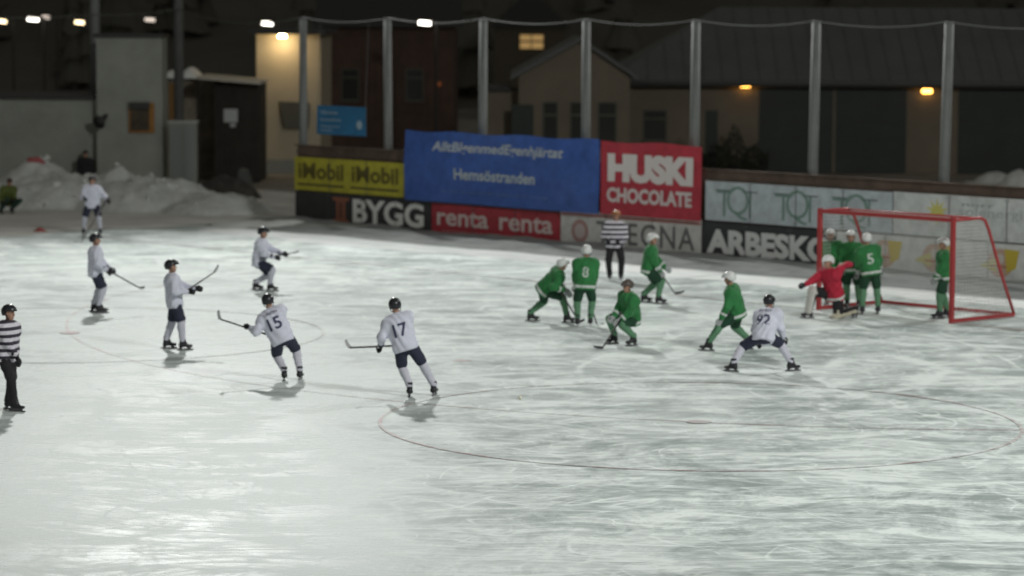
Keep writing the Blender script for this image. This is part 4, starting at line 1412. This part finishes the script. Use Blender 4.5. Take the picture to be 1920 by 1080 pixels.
# dark shrub and snow in front of it
def shrub(label, x, Y, w, hgt, n, seed):
    rr = random.Random(seed)
    root = empty('shrub', (x, Y, 0), label, 'shrub')
    m = MB()
    for i in range(7):
        a = rr.uniform(0, 6.28)
        m.tube([(x, Y, 0), (x + w * 0.25 * math.cos(a), Y + 0.3 * math.sin(a), hgt * 0.5), (x + w * 0.45 * math.cos(a), Y + 0.5 * math.sin(a), hgt * rr.uniform(0.7, 0.95))], [0.03, 0.02, 0.008], 5)
    m.build('stem', TRIMM, root)
    m = MB()
    for i in range(n):
        a, b, c2 = rr.uniform(-1, 1), rr.gauss(0, 0.4), rr.random() ** 1.2
        p = Vector((x + w * 0.5 * max(-1.1, min(1.1, a)), Y + 0.6 * b, 0.05 + hgt * c2 * (0.72 + 0.22 * math.sin(5.1 * a + 1) + 0.14 * math.sin(11.7 * a))))
        d1 = Vector((rr.uniform(-1, 1), rr.uniform(-1, 1), rr.uniform(-1, 1))).normalized() * 0.07
        d2 = d1.orthogonal().normalized() * 0.035
        m.add([p - d1, p + d2, p + d1, p - d2], [(0, 1, 2, 3)])
    m.build('foliage', mat('dark_leaves', (0.035, 0.04, 0.028), 0.8, var=0.3, vscale=3), root)


shrub('dark bushy shrub against the pale wall left of the garage doors', xs(1368, 116), 116.0, 3.0, 1.75, 3000, 5)
for i, (px, Y2, w, hh, lab) in enumerate(((1870, 112, 0.9, 0.4, 'small grey snow lump on the dark yard behind the goal'), (1912, 110, 0.7, 0.6, 'taller grey snow lump at the right edge of the yard'))):
    heap('snow_lump', [(xs(px, Y2), Y2, w, w, hh)], lab, SNOW_OLD, 14, 14, i)

# cream wall lit by its own lamp
Y = 116.0
cb = empty('cream_building', (xs(540, Y), Y, 0), 'cream rendered building lit by a warm lamp beside the dark shed', 'building')
cx0, cx1, ct = xs(481, Y), xs(601, Y), zs(66, Y)
MB().cube((cx0, Y, -0.02), (cx1, Y + 7, ct)).build('wall', CREAM, cb)
MB().cube((cx0 - 0.25, Y - 0.75, ct + 0.003), (cx1 + 0.25, Y + 7.2, ct + 0.16)).build('roof', TRIMM, cb)
MB().cube((cx0, Y - 0.03, -0.02), (cx1, Y - 0.003, 0.5)).build('plinth', CONCRETE, cb)
MB().prism([at(523, 190, Y - 0.25), at(533, 240, Y - 0.25), at(578, 241, Y - 0.25), at(580, 193, Y - 0.25)], (0, 0.22, 0)).build('shutter', mat('shutter_grey', (0.11, 0.11, 0.09), 0.8, var=0.1), cb)
wl = empty('wall_lamp', (xs(548, Y), Y, zs(84, Y)), 'warm lamp under the eaves of the cream building', 'lamp')
c0 = Vector((xs(532, Y), Y - 0.62, zs(70, Y)))
MB().tube([c0 + Vector((0, 0, -0.03)), c0 + Vector((0, 0, 0.06))], [0.16, 0.12], 14).build('lamp_glass', mat('lamp_warm', (0.9, 0.8, 0.6), 0.4, emit=(1.0, 0.74, 0.40), estr=100.0), wl, True)
MB().tube([c0 + Vector((0, 0, 0.062)), c0 + Vector((0, 0, 0.12))], [0.2, 0.06], 14).build('lamp_shade', TRIMM, wl, True)

# concrete block with a low wing, hatch and speaker
Y = 101.0
cbk = empty('concrete_building', (xs(240, Y), Y, 0), 'plain grey concrete building with small orange-framed hatch', 'building')
bx0, bx1, bt = xs(182, Y), xs(305, Y), zs(74, Y)
MB().cube((bx0, Y, -0.02), (bx1, Y + 1.5, bt)).build('wall', CONCRETE, cbk)
MB().cube((bx0 - 0.1, Y - 0.1, bt + 0.003), (bx1 + 0.05, Y + 1.6, bt + 0.12)).build('roof', TRIMM, cbk)
MB().cube((xs(-420, Y), Y + 0.4, -0.02), (bx0 - 0.004, Y + 6, zs(190, Y))).build('low_wing', CONCRETE, cbk)
MB().cube((xs(-420, Y), Y + 0.2, zs(190, Y) + 0.003), (bx0 - 0.11, Y + 6.1, zs(190, Y) + 0.1)).build('wing_roof', TRIMM, cbk)
ORF = mat('hatch_frame_orange', (0.28, 0.13, 0.03), 0.7, var=0.2, vscale=6)
hx0_, hx1_, hz0, hz1 = xs(243, Y), xs(290, Y), zs(252, Y), zs(196, Y)
fr = MB()
fr.cube((hx0_, Y - 0.1, hz0), (hx1_, Y - 0.003, hz0 + 0.06))
fr.cube((hx1_ - 0.16, Y - 0.1, hz0 + 0.06), (hx1_, Y - 0.003, hz1))
fr.cube((hx0_, Y - 0.1, hz0 + 0.06), (hx0_ + 0.04, Y - 0.003, hz1))
hf_ = fr.build('hatch', ORF, cbk)
MB().cube((hx0_ + 0.045, Y - 0.05, hz0 + 0.065), (hx1_ - 0.165, Y - 0.004, hz1)).build('pane', mat('hatch_brown', (0.05, 0.035, 0.018), 0.5, var=0.5, vscale=3), hf_)
MB().cube((hx0_ + 0.02, Y - 0.2, hz1 - 0.2), (hx1_ - 0.14, Y - 0.11, hz1 + 0.02)).build('blind', TRIMM, hf_)
spk = at(193, 222, Y - 0.2)
so = empty('loudspeaker', spk + Vector((0, 0.2, 0)), 'small dark horn speaker on the grey concrete wall', 'loudspeaker')
MB().tube([spk + Vector((0.1, 0.12, 0.1)), spk + Vector((-0.02, -0.1, -0.05)), spk + Vector((-0.1, -0.25, -0.12))], [0.06, 0.12, 0.24], 12).build('horn', TRIMM, so, True)
MB().tube([spk + Vector((0.1, 0.12, 0.1)), spk + Vector((0.12, 0.2, 0.12))], 0.03, 6).build('bracket', TRIMM, so)

# dark shed with pale roof edge, lean-to and cabinet
Y = 110.0
SHED = mat('shed_black_boards', (0.035, 0.031, 0.026), 0.85, var=0.25, vscale=2)
sh_ = empty('shed', (xs(430, Y), Y, 0), 'dark wooden shed with pale snowy roof edge and white paper notice', 'shed')
x0, x1 = xs(402, Y), xs(488, Y)
nb = 9
for i in range(nb):
    a = x0 + (x1 - x0) * i / nb
    MB().cube((a + 0.006, Y + 0.004 * (i % 2), 0), (a + (x1 - x0) / nb - 0.006, Y + 0.04, zs(158, Y))).build('board', SHED, sh_)
MB().cube((x0 + 0.02, Y + 0.05, 0), (x1 - 0.02, Y + 3, zs(160, Y))).build('wall', SHED, sh_)
MB().prism([(xs(372, Y), Y - 0.6, zs(150, Y)), (xs(491, Y), Y - 0.6, zs(160, Y)), (xs(491, Y), Y - 0.6, zs(155, Y)), (xs(372, Y), Y - 0.6, zs(145, Y))], (0, 4, 0)).build('roof', mat('roof_snow_edge', (0.55, 0.52, 0.44), 0.85, var=0.15, vscale=3), sh_)
MB().cube((xs(420, Y), Y - 0.02, zs(232, Y)), (xs(446, Y), Y - 0.006, zs(207, Y))).build('notice', mat('notice_white', (0.50, 0.52, 0.52), 0.7), sh_)
MB().cube((xs(432, Y), Y - 0.02, zs(241, Y)), (xs(442, Y), Y - 0.006, zs(234, Y))).build('notice', mat('notice_white', (0.50, 0.52, 0.52), 0.7), sh_)
MB().tube([(xs(375, Y), Y - 0.5, 0), (xs(375, Y), Y - 0.5, zs(150, Y))], 0.06, 6).build('post', SHED, sh_)
Yb = 112.0
lt = empty('lean_to', (xs(350, Yb), Yb, 0), 'mottled grey-brown lean-to left of the dark shed, snow on top', 'shed')
MB().cube((xs(308, Yb), Yb, -0.02), (x0 - 0.03, Yb + 2.5, zs(150, Yb))).build('wall', mat('mottled_wall', (0.22, 0.19, 0.15), 0.85, var=0.45, vscale=1.6), lt)
MB().grid(lambda a, b: (xs(305, Yb) + (xs(374, Yb) - xs(305, Yb)) * a, Yb - 0.4 + 3 * b, zs(150, Yb) + 0.01 + (0.42 * math.sin(math.pi * a) ** 0.6 * (0.75 + 0.35 * math.sin(9 * a + 1)) * (1 - abs(2 * b - 1) ** 3) if 0 < a < 1 and 0 < b < 1 else 0)), 24, 12).build('snow_cap', SNOW, lt, True)
MB().cube((xs(318, Yb), Yb - 0.06, 0.0), (xs(330, Yb), Yb - 0.003, zs(160, Yb))).build('post', mat('post_brown', (0.22, 0.12, 0.04), 0.8), lt)
Yc = 100.5
cab = empty('utility_cabinet', (xs(343, Yc), Yc, 0), 'grey utility cabinet standing below the lean-to', 'cabinet')
MB().cube((xs(317, Yc), Yc, 0), (xs(368, Yc), Yc + 0.6, zs(234, Yc))).build('body', CONCRETE, cab)
MB().cube((xs(315, Yc), Yc - 0.04, zs(234, Yc) + 0.002), (xs(370, Yc), Yc + 0.64, zs(230, Yc))).build('lid', mat('lid_pale', (0.40, 0.42, 0.40), 0.7), cab)
MB().cube((xs(318, Yc) + 0.03, Yc - 0.02, 0.15), (xs(342, Yc), Yc - 0.003, zs(240, Yc))).build('door', mat('cabinet_door', (0.23, 0.25, 0.24), 0.7), cab)
MB().cube((xs(344, Yc), Yc - 0.02, 0.15), (xs(367, Yc) - 0.02, Yc - 0.003, zs(240, Yc))).build('door', mat('cabinet_door', (0.23, 0.25, 0.24), 0.7), cab)
for i, (px, py, w, hh, lab) in enumerate(((428, 368, 0.9, 0.75, 'dark rubbish heap in front of the shed'), (460, 372, 0.5, 0.55, 'dark grey barrier block at the end of the snow heap'))):
    Y3 = 101.0 + i
    if i == 0:
        o = heap('debris_heap', [(xs(px, Y3), Y3, 1.1, 0.8, 0.8), (xs(px - 30, Y3), Y3, 0.8, 0.7, 0.6)], lab, mat('debris_dark', (0.06, 0.055, 0.05), 0.9, var=0.5, vscale=3), 30, 24, 4.0)
        o['category'] = 'heap'
    else:
        q = empty('barrier_block', (xs(px, Y3), Y3, 0), lab, 'barrier')
        MB().prism([(xs(440, Y3), Y3, 0), (xs(470, Y3), Y3, 0), (xs(466, Y3), Y3, 0.5), (xs(460, Y3), Y3, 0.85), (xs(448, Y3), Y3, 0.9), (xs(444, Y3), Y3, 0.5)], (0, 1.2, 0)).build('block', mat('barrier_grey', (0.10, 0.105, 0.10), 0.85, var=0.2), q)
        MB().cube((xs(440, Y3) - 0.1, Y3 - 0.1, -0.01), (xs(470, Y3) + 0.1, Y3 + 1.3, 0.08)).build('foot', mat('barrier_grey', (0.10, 0.105, 0.10), 0.85, var=0.2), q)
rb = at(67, 309, 97.5)
rb.z = 1.36
rbo = MB().tube([rb + Vector((-0.28, 0, -0.1)), rb + Vector((-0.2, 0, 0.02)), rb + Vector((0.1, 0, 0.05)), rb + Vector((0.3, 0, -0.06))], [0.06, 0.13, 0.12, 0.05], 10).build('cloth_bundle', mat('bundle_red', (0.36, 0.10, 0.10), 0.8), None, True, loc=rb)
tag(rbo, 'faded red bundle lying on top of the snow heap', 'bundle')

# brown wooden house and far house with lit windows
Y = 136.0
bh = empty('brown_house', (xs(720, Y), Y, 0), 'dark reddish brown wooden house behind the net poles', 'house')
x0, x1, zt = xs(604, Y), xs(852, Y), zs(52, Y)
MB().cube((x0, Y + 0.05, -0.02), (x1, Y + 8, zt)).build('wall', BROWNW, bh)
for i in range(20):
    a = x0 + (x1 - x0) * i / 20
    MB().cube((a + 0.01, Y + 0.006 * (i % 2), 0), (a + (x1 - x0) / 20 - 0.01, Y + 0.045, zt)).build('board', BROWNW, bh)
MB().prism([(x0 - 0.4, Y - 0.5, zt), (x1 + 0.4, Y - 0.5, zt), (x1 + 0.2, Y + 4, zt + 2.4), (x0 - 0.2, Y + 4, zt + 2.4)], (0, 0, 0.12)).build('roof', TRIMM, bh)
for px in (640, 760):
    window(bh, xs(px, Y), xs(px + 34, Y), zs(190, Y), zs(130, Y), Y)
dl = at(822, 158, Y - 0.15)
dlo = empty('wall_lamp', dl, 'faint dim orange lamp on the brown wooden house', 'lamp')
MB().tube([dl + Vector((0, 0, -0.1)), dl + Vector((0, 0, 0.1))], [0.1, 0.14], 10).build('lamp_glass', mat('lamp_dim', (0.3, 0.12, 0.05), 0.5, emit=(1.0, 0.25, 0.07), estr=0.07), dlo, True)
MB().tube([dl + Vector((0, 0, 0.1)), dl + Vector((0, 0.15, 0.16))], 0.03, 6).build('arm', TRIMM, dlo)

Y = 172.0
fh = empty('far_house', (xs(985, Y), Y, 0), 'far dark house with dim yellow lit window', 'house')
x0, x1 = xs(925, Y), xs(1060, Y)
MB().cube((x0, Y, -0.02), (x1, Y + 7, zs(52, Y))).build('wall', mat('far_wall', (0.10, 0.085, 0.06), 0.9, var=0.1), fh)
MB().prism([(x0 - 0.3, Y - 0.3, zs(52, Y)), (x1 + 0.3, Y - 0.3, zs(52, Y)), ((x0 + x1) / 2, Y - 0.3, zs(52, Y) + 2.2)], (0, 7.6, 0)).build('roof', TRIMM, fh)
litw = mat('lit_window', (0.3, 0.2, 0.1), 0.5, emit=(1.0, 0.62, 0.22), estr=0.28)
fw = MB().cube((xs(973, Y), Y - 0.06, zs(93, Y)), (xs(1018, Y), Y - 0.003, zs(63, Y))).build('window', TRIMM, fh)
for a, b in ((974, 994), (996, 1017)):
    for c2, d in ((65, 76), (79, 91)):
        MB().cube((xs(a, Y), Y - 0.07, zs(d, Y)), (xs(b, Y), Y - 0.062, zs(c2, Y))).build('pane', litw, fw)

# distant street lamps
lampw = mat('street_lamp_lens', (0.9, 0.9, 0.85), 0.4, emit=(1.0, 0.95, 0.82), estr=7.0)
lampd = mat('street_lamp_lens_dim', (0.8, 0.75, 0.7), 0.4, emit=(1.0, 0.84, 0.72), estr=0.9)
lampo = mat('street_lamp_lens_warm', (0.9, 0.8, 0.6), 0.4, emit=(1.0, 0.78, 0.45), estr=4.0)
for px, py, m, w, lab in ((4, 40, lampo, 0.2, 'distant warm street lamp at the far left edge'), (62, 36, lampw, 0.26, 'distant bright street lamp, second from the left edge'), (86, 32, lampd, 0.18, 'small dim street lamp close beside the bright one'),
                          (149, 42, lampo, 0.22, 'distant warm street lamp left of the tall bare pole'), (281, 37, lampd, 0.24, 'dim pinkish street lamp between the two tall poles'),
                          (501, 44, lampw, 0.26, 'bright white street lamp left of the net pole by the cream wall'), (796, 43, lampw, 0.26, 'bright white street lamp between the net poles above the blue banner')):
    Y = {86: 156.0, 796: 128.0}.get(px, 152.0)
    c0 = at(px, py, Y)
    b0 = Vector((c0.x + 0.5, Y + 0.3, 0))
    root = empty('street_lamp', b0, lab, 'street lamp', 'distant street lamps')
    MB().tube([b0, b0 + up * (c0.z + 0.05), c0 + Vector((0.2, 0.1, 0.14))], [0.07, 0.05, 0.04], 6).build('pole', TRIMM, root)
    MB().cube(c0 + Vector((-w - 0.04, -0.12, 0.092)), c0 + Vector((w + 0.04, 0.2, 0.16))).build('head', TRIMM, root)
    MB().box(c0, (w, 0, -0.02), (0, 0.08, 0), (0, 0, 0.085)).build('lens', m, root)

# floodlight masts of the rink (their heads stand above the picture)
LENS = mat('floodlight_lens', (0.9, 0.9, 0.9), 0.3, emit=(1.0, 0.98, 0.93), estr=40)
for i, (b, hh, aim, watts, cone) in enumerate(MASTS):
    lab = ['tall floodlight mast between the concrete building and the shed', 'floodlight mast behind the end wall, right of the goal', 'floodlight mast on the near side to the right', 'floodlight mast on the near side to the left'][i]
    root = empty('floodlight_mast', b, lab, 'mast', 'floodlight masts of the rink')
    MB().tube([b, b + up * hh * 0.5, b + up * hh], [0.19, 0.16, 0.11], 14).build('shaft', GALV, root, True)
    d = (aim - b)
    d.z = 0
    d.normalize()
    s = d.cross(up)
    MB().box(b + up * hh, s * 2.0, d * 0.05, up * 0.05).build('crossarm', GALV, root)
    for k in range(6):
        c0 = b + up * (hh + 0.35) + s * (-1.75 + 0.7 * k) + d * 0.12
        dd = (aim - c0).normalized()
        uu = s.cross(dd)
        hb = MB().box(c0, s * 0.26, dd * 0.1, uu * 0.22).build('lamp_head', TRIMM, root)
        MB().box(c0 + dd * 0.112, s * 0.23, dd * 0.008, uu * 0.19).build('lens', LENS, hb)
